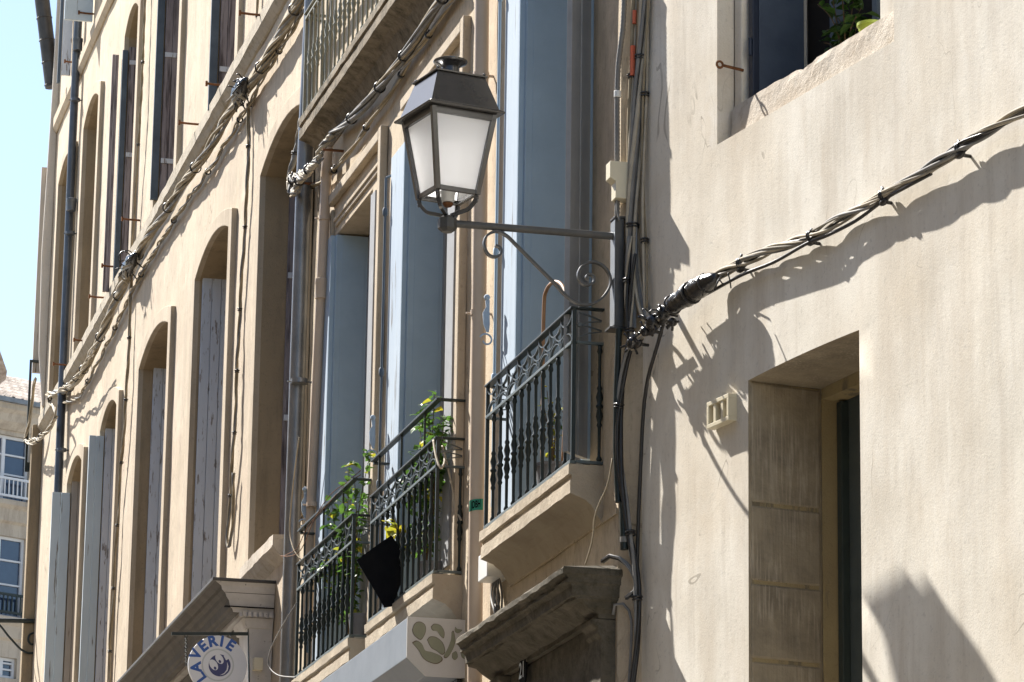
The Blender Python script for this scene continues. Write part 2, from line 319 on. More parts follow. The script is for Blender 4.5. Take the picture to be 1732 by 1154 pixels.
# ------------------------------------------------------------------ walls with openings
def inpoly(p, poly):
    x, y = p; r = False; n = len(poly)
    for i in range(n):
        x1, y1 = poly[i]; x2, y2 = poly[i-1]
        if (y1 > y) != (y2 > y) and x < (x2-x1)*(y-y1)/(y2-y1)+x1: r = not r
    return r
def dense(poly, st=.25):
    out = []
    for i in range(len(poly)):
        a, b = poly[i], poly[(i+1) % len(poly)]; L = math.hypot(b[0]-a[0], b[1]-a[1]); n = max(1, int(L/st))
        out += [(a[0]+(b[0]-a[0])*k/n, a[1]+(b[1]-a[1])*k/n) for k in range(n)]
    return out
def wall(pl, outer, holes, name, mat, parent, grid=.16, amp=.009, zlo=4.5, seed=0):
    loops = [dense(outer, .3)] + [dense(h, .25) for h in holes]
    pts = []; edges = []
    for lp in loops:
        k = len(pts); pts += lp; edges += [(k+i, k+(i+1) % len(lp)) for i in range(len(lp))]
    nb = len(pts); us = [p[0] for p in outer]; zs = [p[1] for p in outer]; rnd = random.Random(seed)
    u = min(us)+grid
    while u < max(us)-grid*.6:
        z = max(min(zs)+grid, zlo)
        while z < max(zs)-grid*.6:
            p = (u+rnd.uniform(-.3, .3)*grid, z+rnd.uniform(-.3, .3)*grid)
            if inpoly(p, outer): pts.append(p)
            z += grid
        u += grid
    hp = [p for lp in loops[1:] for p in lp]
    r = delaunay_2d_cdt([Vector(p) for p in pts], edges, [], 1, 1e-5); V, F = r[0], r[2]; orig = r[3]
    mb = MB(); vs = []
    for i, v in enumerate(V):
        isb = any(k < nb for k in orig[i])
        o = 0
        if not isb:
            q = Vector((v.x*.9+seed*7, v.y*.7, seed)); o = amp*noise.noise(q*1.3) + amp*.6*noise.noise(q*3.7)
            o = min(o, .006)
            if hp: o *= min(1, min((v.x-a)**2+(v.y-b)**2 for a, b in hp)**.5/.5)
        vs.append(pl.w(v.x, v.y, o))
    fs = [f for f in F if not any(inpoly((sum(V[k].x for k in f)/len(f), sum(V[k].y for k in f)/len(f)), h) for h in holes)]
    mb.add(vs, fs); return mb.build(name, mat, parent, smooth=True)
def loft(mb, pl, poly, o0, o1):
    n = len(poly); vs = [pl.w(u, z, o0) for u, z in poly] + [pl.w(u, z, o1) for u, z in poly]
    mb.add(vs, [(i, (i+1) % n, n+(i+1) % n, n+i) for i in range(n)])
def rect(u0, u1, z0, z1): return [(u0, z0), (u1, z0), (u1, z1), (u0, z1)]
def arch(u0, u1, z0, zs, rise, n=10):
    h = (u1-u0)/2; R = (h*h+rise*rise)/(2*rise); cu, cz = (u0+u1)/2, zs+rise-R; a = math.asin(h/R)
    return [(u0, z0), (u1, z0)] + [(cu+R*math.sin(a-2*a*i/n), cz+R*math.cos(a-2*a*i/n)) for i in range(n+1)]
def band(mb, pl, inner, outer, o0, o1):     # raised frame between two outlines of equal length, open at the foot
    n = len(inner)
    for i in range(1, n):
        a, b, c, d = inner[i], inner[(i+1) % n], outer[(i+1) % n], outer[i]
        P = [pl.w(*a, o1), pl.w(*b, o1), pl.w(*c, o1), pl.w(*d, o1), pl.w(*a, o0), pl.w(*b, o0), pl.w(*c, o0), pl.w(*d, o0)]
        fs = [(0, 1, 2, 3), (0, 4, 5, 1), (3, 2, 6, 7)]
        if i == 1: fs.append((0, 3, 7, 4))
        if i == n-1: fs.append((1, 5, 6, 2))
        mb.add(P, fs)
def core(pl, u0, u1, z1, name, mat, parent, back=7):
    m = MB(); m.box(pl, u0, u1, 0, z1, -back, -.75); return m.build(name, mat, parent)

# ================================================================== HOUSE A (tan, arched windows)
uAend = A.u(88, 400)
houseA = empty('plaster_house', A.w(-9, 0, 0), 'long tan plaster house with arched windows and weathered grey shutters behind the zinc downpipe', 'house')
zTop = 21
WA = []
def awin(xl, yl, xr, yr, zs, z0, rise=.17): WA.append(arch(A.u(xl, yl, .05), A.u(xr, yr, .05), z0, zs, rise)); return len(WA)-1
zsL = A.z(328, 491); zLb = A.z(412, 976); zC1 = A.z(340, 243)        # lower springing, lower sill, foot of the string course
zCt = A.z(345, 205, .03); zsU = A.z(139, 239)
lo = []; up = []
for xl, yl, xr, yr in ((431, 580, 505, 580), (326, 560, 380, 560), (229, 760, 276, 760), (166, 800, 192, 800), (105, 1000, 128, 1000)): lo.append(awin(xl, yl, xr, yr, zsL, zLb))
for xl, yl, xr, yr in ((361, 60, 397, 60), (266, 150, 298, 150), (203, 250, 224, 250), (136, 330, 159, 330), (87, 560, 108, 560)): up.append(awin(xl, yl, xr, yr, zsU, zCt+.02))
zC2 = A.z(160, 60)
wall(A, rect(uAend, .02, 0, zTop), WA, 'wall', mA, houseA, .2, .014, 4.5, 1)
core(A, uAend, .02, zTop, 'rear_wall', mA, houseA)
JB = {}
def arched_window(i, sw=.17, pr=.05, depth=.42):
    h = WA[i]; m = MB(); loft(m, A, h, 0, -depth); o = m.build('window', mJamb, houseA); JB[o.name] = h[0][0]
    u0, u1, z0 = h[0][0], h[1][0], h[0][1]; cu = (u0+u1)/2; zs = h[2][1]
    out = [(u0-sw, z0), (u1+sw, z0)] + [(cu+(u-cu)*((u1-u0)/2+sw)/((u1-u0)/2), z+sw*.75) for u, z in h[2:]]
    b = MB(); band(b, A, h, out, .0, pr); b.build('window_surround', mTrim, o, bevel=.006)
    p = MB(); n = len(h); p.add([A.w(u, z, -depth+.01) for u, z in h], [tuple(range(n))]); p.build('pane', mPane, o)
    f = MB(); f.box(A, u0+.02, u0+.09, z0, zs-.02, -depth+.015, -depth+.07); f.box(A, u1-.09, u1-.02, z0, zs-.02, -depth+.015, -depth+.07); f.box(A, cu-.04, cu+.04, z0, zs-.02, -depth+.015, -depth+.075)
    f.build('window_frame', mFrame, o)
    return o
wo = [arched_window(i) for i in range(len(WA))]
def leafp(win, x, y, off, o0, o1, z0, z1, mat, th=.04, name='shutter', straps=(), pl=A, planks=3):
    """a shutter leaf standing square to the wall; x,y is its nearest face at offset off"""
    u = pl.u(x, y, off)
    if off <= 0: u = max(u, JB[win.name]+.05)
    m = MB(); n = planks; wd = (o1-o0)/n
    for k in range(n): m.box(pl, u-th, u+(.002 if k % 2 else 0), z0, z1, o0+wd*k+.002, o0+wd*(k+1)-.002)
    o = m.build(name, mat, win, bevel=.003)
    for zz in straps:
        s_ = MB(); s_.box(pl, u+.004, u+.014, zz-.025, zz+.025, o0+.004, o1-.004); s_.build('hinge_strap', mBeigeW if mat is mDarkW else mGreyW, o) if False else s_.build('hinge_strap', mGreyW, win)
    return o
Zt = lambda x, y, o=0, pl=A: pl.z(x, y, o)
# upper row
W = wo[up[0]]; leafp(W, 364, 100, 0, -.22, -.005, zCt+.16, zsU-.02, mDarkW, straps=(A.z(372, 112), zCt+1.7)); leafp(W, 365, 100, 0, .005, .085, A.z(352, 186, .08), zsU+.02, mSlate, planks=1)
W = wo[up[1]]; leafp(W, 265, 200, 0, -.24, -.005, A.z(265, 336), zsU-.02, mDarkW, straps=(A.z(270, 108), A.z(262, 288))); leafp(W, 266, 200, 0, .005, .085, A.z(250, 346, .08), zsU+.02, mSlate, planks=1)
W = wo[up[2]]; leafp(W, 209, 200, 0, -.2, -.005, A.z(197, 460), A.z(222, 72), mDarkW, straps=(A.z(218, 105), A.z(209, 266))); leafp(W, 210, 200, 0, .005, .07, A.z(186, 484, .07), A.z(208, 84, .07), mSlate, planks=1)
leafp(W, 198, 200, .07, .075, .15, A.z(183, 478, .14), A.z(196, 83, .14), mDarkW, th=.035, planks=2)
W = wo[up[3]]; leafp(W, 161, 300, -.15, -.24, -.15, zCt+.05, zsU-.1, mDarkW, planks=1)
# lower row
W = wo[lo[0]]; leafp(W, 481, 600, -.2, -.38, -.2, zLb+.05, zsL-.02, mDarkW, straps=(A.z(490, 400), A.z(474, 660)))
W = wo[lo[1]]; leafp(W, 337, 560, -.02, -.29, -.02, zLb+.02, A.z(345, 430, -.07), mGreyW)
W = wo[lo[2]]; leafp(W, 230, 760, -.1, -.3, -.1, zLb+.02, A.z(262, 592, -.18), mGreyW, planks=2)
W = wo[lo[3]]; leafp(W, 165, 800, 0, -.24, -.005, zLb-.3, A.z(172, 706), mGreyW); leafp(W, 166, 800, 0, .005, .17, zLb-.3, A.z(143, 752, .16), mLilac, planks=2)
W = wo[lo[4]]; leafp(W, 107, 1000, 0, -.22, -.005, zLb-.4, A.z(115, 806), mBeigeW); leafp(W, 107, 1000, 0, .005, .22, zLb-.4, A.z(82, 848, .2), mLilac, planks=2)
# string courses, sill of the big window, iron hooks
m = MB(); pr = [(0, zCt), (.06, zCt-.01), (.075, zCt-.03), (.075, zCt-.15), (.05, zCt-.18), (.02, zCt-.22), (0, zCt-.23)]; m.rough(A, pr, uAend, -.05, .007, .18, 0, 2); m.build('string_course', mCourse, houseA)
z2 = A.z(144, 78, .04); m = MB(); m.profile(A, [(0, z2), (.06, z2-.01), (.06, z2-.14), (.02, z2-.2), (0, z2-.2)], uAend, -.05); m.build('string_course', mTrim, houseA, bevel=.006)
uS = WA[lo[0]][0][0]; m = MB(); m.rough(A, [(-.4, zLb+.01), (.10, zLb-.01), (.10, zLb-.10), (.06, zLb-.16), (-.01, zLb-.22)], uS-.12, -.12, .012, .1, 0, 7); m.build('window_sill', mSill, houseA)
for x, y, ln in ((318, 211, .22), (432, 27, .26), (215, 373, .2), (158, 504, .2), (128, 577, .18), (98, 618, .22), (138, 24, .2), (108, 106, .16), (362, 145, .2), (180, 452, .2)):
    P = A.at(x+22, y, 0); m = MB(); m.tube([P, P+A.n*ln*.6, P+A.n*ln+Vector((0, 0, .005))], .011, 6); m.box(A, A.u(x+22, y)-.012, A.u(x+22, y)+.012, P.z-.02, P.z+.025, ln-.02, ln+.0); m.build('iron_hook', mRust, houseA)
# top-floor shutters near the far end
m = MB(); u = A.u(160, 20); m.box(A, u-.04, u, A.z(113, 33, .33), zTop-1, .02, .36); m.build('shutter', mLilac, houseA, bevel=.004)
m = MB(); u = A.u(122, 80); m.box(A, u-.04, u, A.z(114, 115, .08), zTop-1, .005, .12); m.build('shutter', mGreyW, houseA, bevel=.004)
m = MB(); u = A.u(122, 80); m.box(A, u-.09, u-.045, A.z(110, 122, .12), zTop-1, .125, .165); m.build('shutter', mSlate, houseA, bevel=.004)

# ================================================================== HOUSE E (beyond the tan house)
uE = uAend
houseE = empty('plaster_house', A.w(uE-6, 0, 0), 'narrow sliver of the farthest house on the right, white corner against the sky', 'house')
m = MB(); m.profile(A, [(-6, 0), (-6, zTop), (.02, zTop), (.02, 0)], uE-.25, uE-.001); m.build('wall', mA, houseE)
zq = A.z(62, 660, .2)
m = MB(); m.prism([A.w(uE-.03, zq, .0), A.w(uE-.03, zTop, .0), A.w(uE-.03, zTop, .055), A.w(uE-.03, zq+4.2, .085), A.w(uE-.03, zq+2, .125), A.w(uE-.03, zq+.7, .10), A.w(uE-.03, zq, .03)], A.e*.06); m.build('corner_post', mWhiteP if False else plaster('white_corner', (.60, .55, .48), (.52, .47, .41), (.40, .35, .29)), houseE, bevel=.02)
zb = A.z(56, 700, .2)
m = MB(); m.box(A, uE-.15, uE+.03, 0, zb, .0, .135); m.build('pilaster', mJamb, houseE, bevel=.015)
m = MB(); u = uE-.2; m.box(A, u-.05, u, A.z(66, 580, .25), A.z(66, 262, .25), .05, .15); m.build('shutter', mBeigeW, houseE, bevel=.004)
m = MB(); m.box(A, u-.12, u-.06, A.z(66, 575, .25), A.z(72, 268, .25), .02, .1); m.build('shutter', mGreyW, houseE, bevel=.004)
m = MB(); zt_, zb_ = A.z(52, 575, .3), A.z(50, 755, .3); m.box(A, u, u+.03, zb_, zt_, .16, .19); m.box(A, u, u+.03, zt_-.03, zt_, .02, .16); m.box(A, u, u+.03, zb_, zb_+.12, .02, .16); m.build('window_guard', mIron, houseE)
# gutter of the farthest roof
ue = uE-.3; P0 = A.w(ue, *reversed(A.oz(89, 148, ue))); P1 = A.w(ue, *reversed(A.oz(64, -60, ue)))
m = MB(); m.tube([P0, P0.lerp(P1, .5), P1], .1, 14)
gt = empty('roof_gutter', P0, 'dark half round gutter against the sky at the far roof edge', 'gutter'); m.build('channel', mZincD, gt, smooth='auto')
m = MB()
for k in (.02, .2, .38, .56, .74): m.ring(P0.lerp(P1, k), P1-P0, .1, .008, 16, 5)
m.build('joint_band', mZincD, gt, smooth=True)

# ================================================================== HOUSE B (ochre, blue shutters, balconies)
houseB = empty('plaster_house', B.w(-4, 0, 0), 'ochre plaster house with blue shutters and three small iron railed balconies', 'house')
uB0, uB1 = B.u(500, 500), B.u(1048, 500)
zwt = B.z(566, 402); BW = []
slabs = []                                   # balcony slabs: end u's at the front, bottom-rail height
OFR = .17
for xl, yl, xr, yr in ((821.7, 893, 968.5, 782), (625.5, 1055, 737, 963), (500.5, 1145, 594, 1078)):
    a, b = B.uz(xl, yl, OFR), B.uz(xr, yr, OFR); slabs.append((a[0], b[0], (a[1]+b[1])/2))
zsl = sum(s[2] for s in slabs)/3
for (xl, yl, xr, yr), dep in zip(((886, 450, 1001, 450), (690, 500, 758, 500), (565, 600, 624, 600)), (.34, .27, .27)):
    BW.append((B.u(xl, yl), B.u(xr, yr), zsl-.02, zwt+(.5 if dep > .3 else 0), dep))
holesB = [rect(a, b, c, d) for a, b, c, d, e in BW]
wall(B, rect(uB0, uB1, 0, 16), holesB, 'wall', mB, houseB, .12, .012, 3.5, 2)
wall(K, rect(0, (Vector((C.P.x, C.P.y, 0))-K.P).dot(K.e)+.04, 0, 16), [], 'wall', mB, houseB, .1, .008, 3.5, 6)
core(B, uB0, uB1-.1, 16, 'rear_wall', mB, houseB)
for k, (u0, u1, z0, z1, dep) in enumerate(BW):
    m = MB(); loft(m, B, rect(u0, u1, z0, z1), 0, -dep-.03); W = m.build('window', mTrim, houseB)
    m = MB(); m.add([B.w(u, z, -dep-.02) for u, z in rect(u0, u1, z0, z1)], [(0, 1, 2, 3)]); m.build('pane', mPane, W)
    m = MB(); cu = (u0+u1)/2
    for a, b in ((u0+.03, u0+.1), (u1-.1, u1-.03), (cu-.05, cu+.05)): m.box(B, a, b, z0, z1-.02, -dep-.015, -dep+.04)
    m.build('window_frame', mFrame, W)
    # moulded stone surround: outer fillet and an inner step
    ins = rect(u0-.10, u1+.10, z0, z1+.14); outs = rect(u0-.10, u1+.19, z0, z1+.24)
    m = MB(); us_ = (u1+.3, B.u(783, 75, .055), B.u(641, 350, .055))[k]
    if k: m.box(B, us_-.09, us_, z0, z1+.34, .0, .055)
    m.box(B, u0-.14, us_-.092, z1+.25, z1+.33, .0, .055)
    if k != 0: m.box(B, u0-.14, u0-.09, z0+2.3, z1+.218, .0, .03)
    m.build('window_surround', mTrim, W, bevel=.008)
    m = MB(); m.box(B, u0-.02, us_-.092, z1+.095, z1+.125, 0, .03); m.box(B, u0-.02, us_-.092, z1+.06, z1+.093, 0, .018); m.build('lintel_moulding', mTrim, W, bevel=.005)
    zlb = z0+.12
    # inner half of the folded leaf lies in the reveal, outer half flat on the wall
    m = MB(); m.box(B, u0+.004, u0+.045, zlb, z1-.015, -dep+.02, .012); m.box(B, u0+.046, u0+.05, zlb+.1, z1-.1, -dep+.06, -.03); m.build('shutter', mBlue, W, bevel=.003)
    fw = (.36, .42, .30)[k]; m = MB(); m.box(B, u0-fw, u0-.012, zlb, z1-.01, .014, .046)
    m.build('shutter', mBlueW, W, bevel=.003)
    m = MB(); m.box(B, u0-.01, u0+.003, zlb, z1-.012, .0, .046); m.build('shutter_edge', mBlue, W, bevel=.002)
    m = MB(); ub = u0-fw-.03; m.tube([B.w(ub, zlb+.1, .075), B.w(ub, z1-.15, .075)], .010, 6); m.tube([B.w(ub, z1-.15, .075), B.w(ub+.0, z1-.13, .04), B.w(ub, z1-.13, 0)], .010, 6)
    for zz in (zlb+.9, zlb+1.7, z1-.4): m.lathe(B.w(ub, zz, .075), [(.013, -.03), (.019, -.02), (.019, .02), (.013, .03)], 8)
    m.build('espagnolette_bar', mSlate if k else mBlue, W, smooth='auto')
    # shutter dog with a curled tail
    zd = B.z(846, 520, .1) if k == 0 else (B.z(652, 720, .1) if k == 1 else B.z(520, 855, .1)); ud = ub-.02
    m = MB(); m.prism([B.w(ud, zd+a, .10+b) for a, b in ((.12, .02), (.10, .035), (.06, .03), (.02, .05), (-.05, .045), (-.10, .025), (-.10, .01), (-.05, .005), (.04, .008), (.10, .008))], B.e*.008)
    m.ball(B.w(ud+.004, zd+.12, .125), .02, 8)
    q = [B.w(ud+.004, zd-.15+.045*math.sin(t)*(1-.09*t), .125-.0+.045*math.cos(t)*(1-.09*t)*1.0) for t in [i*.35+.4 for i in range(17)]]
    m.tube(q, .006, 6); m.build('shutter_dog', mBlueW, W, smooth='auto')
    # closed-back stack of the right leaf
    if k == 0:
        a = B.w(u1-.02, 0, .01); b = B.w(u1+.13, 0, .165); m = MB(); d = (b-a).normalized(); nn = Vector((d.y, -d.x, 0))*.035
        L = (b-a).length
        for q0, q1 in ((0, .48), (.52, 1)):
            m.prism([p+Vector((0, 0, zlb)) for p in (a+d*L*q0, a+d*L*q1, a+d*L*q1+nn, a+d*L*q0+nn)], (0, 0, z1-zlb))
        m.build('shutter', mFrame, W, bevel=.003)
        m = MB(); m.box(B, u1-.10, u1-.025, zlb, z1, -.05, .03); m.build('shutter', mBlue, W, bevel=.003)
    else:
        m = MB(); m.box(B, u1-.004, u1+(.2 if k == 1 else .15), zlb, z1-.05, -.03, .014); m.build('wooden_frame', mFrame, W, bevel=.003)
# balcony slabs
def slab_prof(z): return [(-.05, z), (.20, z), (.20, z-.055), (.182, z-.062), (.182, z-.085), (.192, z-.09), (.192, z-.16), (.115, z-.19), (.10, z-.2), (.07, z-.225), (.02, z-.30), (.012, z-.315), (-.05, z-.315)]
for (a, b, z) in slabs:
    m = MB(); m.rough(B, slab_prof(z-.02), a-.03, b+.03, .005, .09, 0, a); m.build('balcony_slab', mStone, houseB)
ua, zu = B.uz(507, 218, .19); m = MB(); m.rough(B, slab_prof(zu+.07), ua, uB1-1.2, .006, .12, 0, 4); m.build('balcony_slab', stone('weathered_slab_stone', (.26, .215, .155), (.19, .155, .11), (.055, .05, .034), .45, .68), houseB)
m = MB(); zz = B.z(950, 925, .02); m.box(B, BW[0][0]-.1, uB1-.0, zz-.02, zz+.01, 0, .012); m.build('string_course', mB, houseB)
# stone door case with number plate
uD1 = (K.at(1052, 985)-B.P).dot(B.e); oD = B.oz(953, 960, uD1)[0]; uD0 = B.u(772, 1080, oD); zD = (B.z(772, 1080, oD)+B.z(953, 958, oD))/2
door = empty('door_surround', B.w((uD0+uD1)/2, 0, 0), 'dark mossy stone doorway with heavy cornice below the nearest balcony', 'doorway')
m = MB(); P = [(-.1, zD+.05)] + [(o*oD/.33, zD+z) for o, z in ((.325, 0), (.335, -.012), (.335, -.036), (.315, -.042), (.30, -.062), (.305, -.068), (.305, -.082), (.285, -.088), (.275, -.10), (.27, -.150), (.255, -.155), (.25, -.165), (.20, -.175), (.16, -.21), (.10, -.235), (.10, -.26))] + [(-.1, zD-.26)]
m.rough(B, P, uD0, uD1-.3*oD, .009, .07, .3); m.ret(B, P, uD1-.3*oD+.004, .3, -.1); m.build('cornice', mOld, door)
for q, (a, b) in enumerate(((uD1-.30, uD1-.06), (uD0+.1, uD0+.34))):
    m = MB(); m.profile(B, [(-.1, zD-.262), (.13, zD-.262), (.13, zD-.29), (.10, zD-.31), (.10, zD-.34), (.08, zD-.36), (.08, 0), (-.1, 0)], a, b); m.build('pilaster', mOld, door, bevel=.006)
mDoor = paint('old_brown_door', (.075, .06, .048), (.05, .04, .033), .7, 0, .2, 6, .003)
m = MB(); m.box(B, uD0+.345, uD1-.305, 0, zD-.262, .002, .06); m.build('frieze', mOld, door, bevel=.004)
m = MB()
for a in (.12, .62, 1.12): m.box(B, uD0+.36+a-.06, uD0+.36+a+.36, zD-2.3, zD-.75, .062, .085)
m.build('panel', mDoor, door, bevel=.01)
u, z = B.uz(886, 1135, .09); m = MB(); pts = [B.w(u+.075*math.cos(t), z+.105*math.sin(t), .087) for t in [i*math.pi/10 for i in range(20)]]; m.prism(pts, B.n*.012); m.build('number_plate', mBlackC, door)
def text_mesh(txt, size, origin, ex, ey, bold=.0, depth=.002):
    cu = bpy.data.curves.new('t', 'FONT'); cu.body = txt; cu.size = size; cu.align_x = 'CENTER'; cu.align_y = 'CENTER'; cu.offset = bold; cu.resolution_u = 4
    ob = bpy.data.objects.new('t', cu); COL.objects.link(ob); dg = bpy.context.evaluated_depsgraph_get(); me = bpy.data.meshes.new_from_object(ob.evaluated_get(dg))
    vs = [origin + ex*v.co.x + ey*v.co.y for v in me.vertices]; fs = [tuple(p.vertices) for p in me.polygons]
    bpy.data.objects.remove(ob); bpy.data.curves.remove(cu); bpy.data.meshes.remove(me); return vs, fs
Zv = Vector((0, 0, 1))
m = MB(); m.add(*text_mesh('21', .13, B.w(u, z, .103), B.e, Zv, .002)); m.build('number', mSignG, door)

# ------------------------------------------------------------------ railings
def bal_mesh(h, mat):
    pr = [(.012, 0), (.017, .012), (.009, .03), (.009, .06)]; c = .47*h
    pr += [(.0095, c-.12), (.016, c-.105), (.011, c-.09), (.02, c-.055), (.012, c-.012), (.02, c-.002), (.02, c+.006), (.012, c+.016), (.02, c+.055), (.011, c+.09), (.016, c+.105), (.0095, c+.12), (.009, h-.05), (.016, h-.035), (.012, h-.015), (.012, h)]
    m = MB(); m.lathe((0, 0, 0), pr, 8); o = m.build('baluster', mat, None, smooth=True); return o
def scallops(m, pl, uA, uB, zm, zt, off, n):
    p = (uB-uA)/n; h = (zt-zm)/3; W_ = .016; T = .006
    def arc(c, z, r, hh, sgn):
        pts = [pl.w(c+r*math.cos(t), z+sgn*hh*math.sin(t), off) for t in [math.pi*i/10 for i in range(11)]]
        m.tube(pts, 0, flat=(pl.n, W_, T))
    for k in range(n): arc(uA+p*(k+.5), zm, p*.46, h*1.05, 1)
    for k in range(n+1):
        c = uA+p*k
        if uA < c < uB: arc(c, zm+2.02*h, p*.5, h*1.0, -1)
    for k in range(n): arc(uA+p*(k+.5), zt-.005, p*.5, h*1.05, -1)
    for k in range(1, 2*n):
        c = uA+p*k/2
        m.tube([pl.w(c, zm+h*(1.0 if k % 2 else .2), off), pl.w(c+p*.05, zm+1.5*h, off), pl.w(c, zt-h*(.95 if k % 2 else .2), off)], 0, flat=(pl.n, W_, T))
def railing(label, uL, uR, zb, zm, zt, nb, mat=mIron, hand=None, sidebal=True, ns=6, group=None):
    r = empty('balcony_railing', B.w((uL+uR)/2, zb, OFR), label, 'railing', group); t = .011
    m = MB(); m.box(B, uL-.01, uR+.01, zt-.012, zt, OFR-.022, OFR+.022)
    for u in (uL, uR): m.box(B, u-.02, u+.02, zt-.0135, zt-.0015, -.02, OFR-.0225)
    m.build('top_rail', mat, r, bevel=.003)
    m = MB(); m.box(B, uL, uR, zm-.009, zm+.009, OFR-.015, OFR+.015)
    for u in (uL, uR): m.box(B, u-.01, u+.01, zm-.008, zm+.008, -.02, OFR-.0155)
    m.build('middle_rail', mRail if mat is mIron else mat, r, bevel=.002)
    m = MB(); m.box(B, uL, uR, zb-.01, zb+.01, OFR-.016, OFR+.016)
    for u in (uL, uR): m.box(B, u-.012, u+.012, zb-.009, zb+.009, -.02, OFR-.0165)
    m.build('bottom_rail', mRail if mat is mIron else mat, r, bevel=.002)
    for u in (uL, uR):
        m = MB(); m.box(B, u-t, u+t, zb+.0105, zt-.0125, OFR-.011, OFR+.011); m.build('post', mat, r, bevel=.002)
    L0 = root_loc(r); b0 = bal_mesh(zm-zb-.02, mat); first = True
    spots = [(uL+(uR-uL)*(k+1)/(nb+1), OFR) for k in range(nb)] + ([(uR, .02), (uL, .02)] if sidebal else [])
    for u, o in spots:
        b = b0 if first else b0.copy()
        if not first: COL.objects.link(b)
        first = False; b.parent = r; b.location = B.w(u, zb+.01, o) - L0
    if zt-zm > .08:
        m = MB(); scallops(m, B, uL+.012, uR-.012, zm+.009, zt-.012, OFR, ns)
        for u in (uR, uL):
            for za, zb2 in (((zt-.03), (zt-.07)), ((zm+zt)/2, zt-.075), ((zm+zt)/2, zm+.075), (zm+.03, zm+.07)):
                m.tube([B.w(u, za, OFR-.03), B.w(u, (za+zb2)/2+.006, OFR*.5), B.w(u, zb2, .012)], 0, flat=(B.e, .014, .006))
            m.lathe(B.w(u-.012, (zm+zt)/2, OFR-.03), [(.012, 0), (.012, .024)], 8, B.e)
        m.build('scallop_panel', mScal, r)
    if hand:
        m = MB(); m.box(B, uL-.01, uR+.015, hand-.014, hand, OFR-.02, OFR+.02); m.box(B, uR-.02, uR+.02, hand-.0155, hand-.0015, -.02, OFR-.0205); m.box(B, uL-.015, uL+.025, hand-.0285, hand-.0145, .06, OFR+.0)
        for k in (.1, .45, .8): u = uL+(uR-uL)*k; m.box(B, u-.007, u+.007, zt+.0, hand-.0145, OFR-.007, OFR+.007)
        m.build('hand_rail', mat, r, bevel=.002)
    return r
rl = []
for k, (a, b, z) in enumerate(slabs):
    zt_ = (B.z(*((969.8, 519), (738, 735), (598, 874))[k], OFR)+B.z(*((821.5, 657), (626, 850), (501, 955))[k], OFR))/2
    zm_ = (B.z(*((970, 578), (738, 788), (596, 921))[k], OFR)+B.z(*((823, 710), (627, 890), (502, 998))[k], OFR))/2
    rl.append((a, b, z, zm_, zt_))
railing('nearest green black balcony railing, right below the scroll of the street lamp bracket', *rl[0], 11, ns=8, group='balcony railings on the ochre house')
railing('middle green black balcony railing with a black cloth tied to it', *rl[1], 11, hand=(B.z(740, 669, OFR)+B.z(631, 786, OFR))/2, ns=8, group='balcony railings on the ochre house')
railing('farthest of the three lower balcony railings, overgrown by a creeper beside the zinc downpipe', *rl[2], 11, hand=(B.z(600, 814, OFR)+B.z(504, 896, OFR))/2, ns=8, group='balcony railings on the ochre house')
zub = zu+.085; railing('olive upper balcony railing at the top of the photo above the mossy slab', ua+.05, uB1-1.3, zub, zub+.8, zub+.85, 42, mOlive)

# ------------------------------------------------------------------ downpipes
def downpipe(label, pts, r, mat, clamps, pl, joints=()):
    e = empty('downpipe', pts[-1], label, 'downpipe'); m = MB(); m.tube(pts, r, 20); m.build('pipe', mat, e, smooth='auto')
    a, b = pts[0], pts[-1]
    for k in clamps:
        p = a.lerp(b, k); m = MB(); m.lathe(p-Vector((0, 0, .018)), [(r+.002, 0), (r+.006, .001), (r+.006, .035), (r+.002, .036)], 20)
        q = p - pl.n*(pl.n.dot(p-pl.P)); m.tube([p-pl.n*(r-.005), q-pl.n*.05], .009, 6); m.tube([p+pl.n*(r+.0)-pl.e*.02, p+pl.n*(r+.03)-pl.e*.02], .007, 6); m.build('pipe_clamp', mat, e, smooth='auto')
    for k in joints:
        p = a.lerp(b, k); m = MB(); m.lathe(p-Vector((0, 0, .08)), [(r+.001, 0), (r+.008, .004), (r+.008, .11), (r+.012, .118), (r+.012, .155), (r+.001, .16)], 20); m.build('pipe_joint', mat, e, smooth='auto')
    return e
P = lambda pl, l, o: [pl.at(x, y, o) for x, y in l]
downpipe('thick dark zinc downpipe between the tan and the ochre house', P(B, [(531, -60), (513, 330), (486, 1162), (483, 1330)], .11), .062, mZinc, (.52,), B)
downpipe('tan painted downpipe running behind the lantern beside the middle blue shutter', P(B, [(816, -80), (812, 380), (804, 1010), (802, 1260)], .085), .046, mTan, (.163, .47, .93), B)
downpipe('short tan downpipe in the corner right of the zinc downpipe', P(B, [(554, 250), (543, 500), (527, 850), (520, 1060)], .075), .040, mTan, (.15, .75), B, (.3,))
downpipe('slim dark downpipe on the tan house near its far end', P(A, [(136, -40), (122, 250), (97, 860), (88, 1180)], .075), .05, mZincB, (.18, .37, .67), A, (.1, .33))

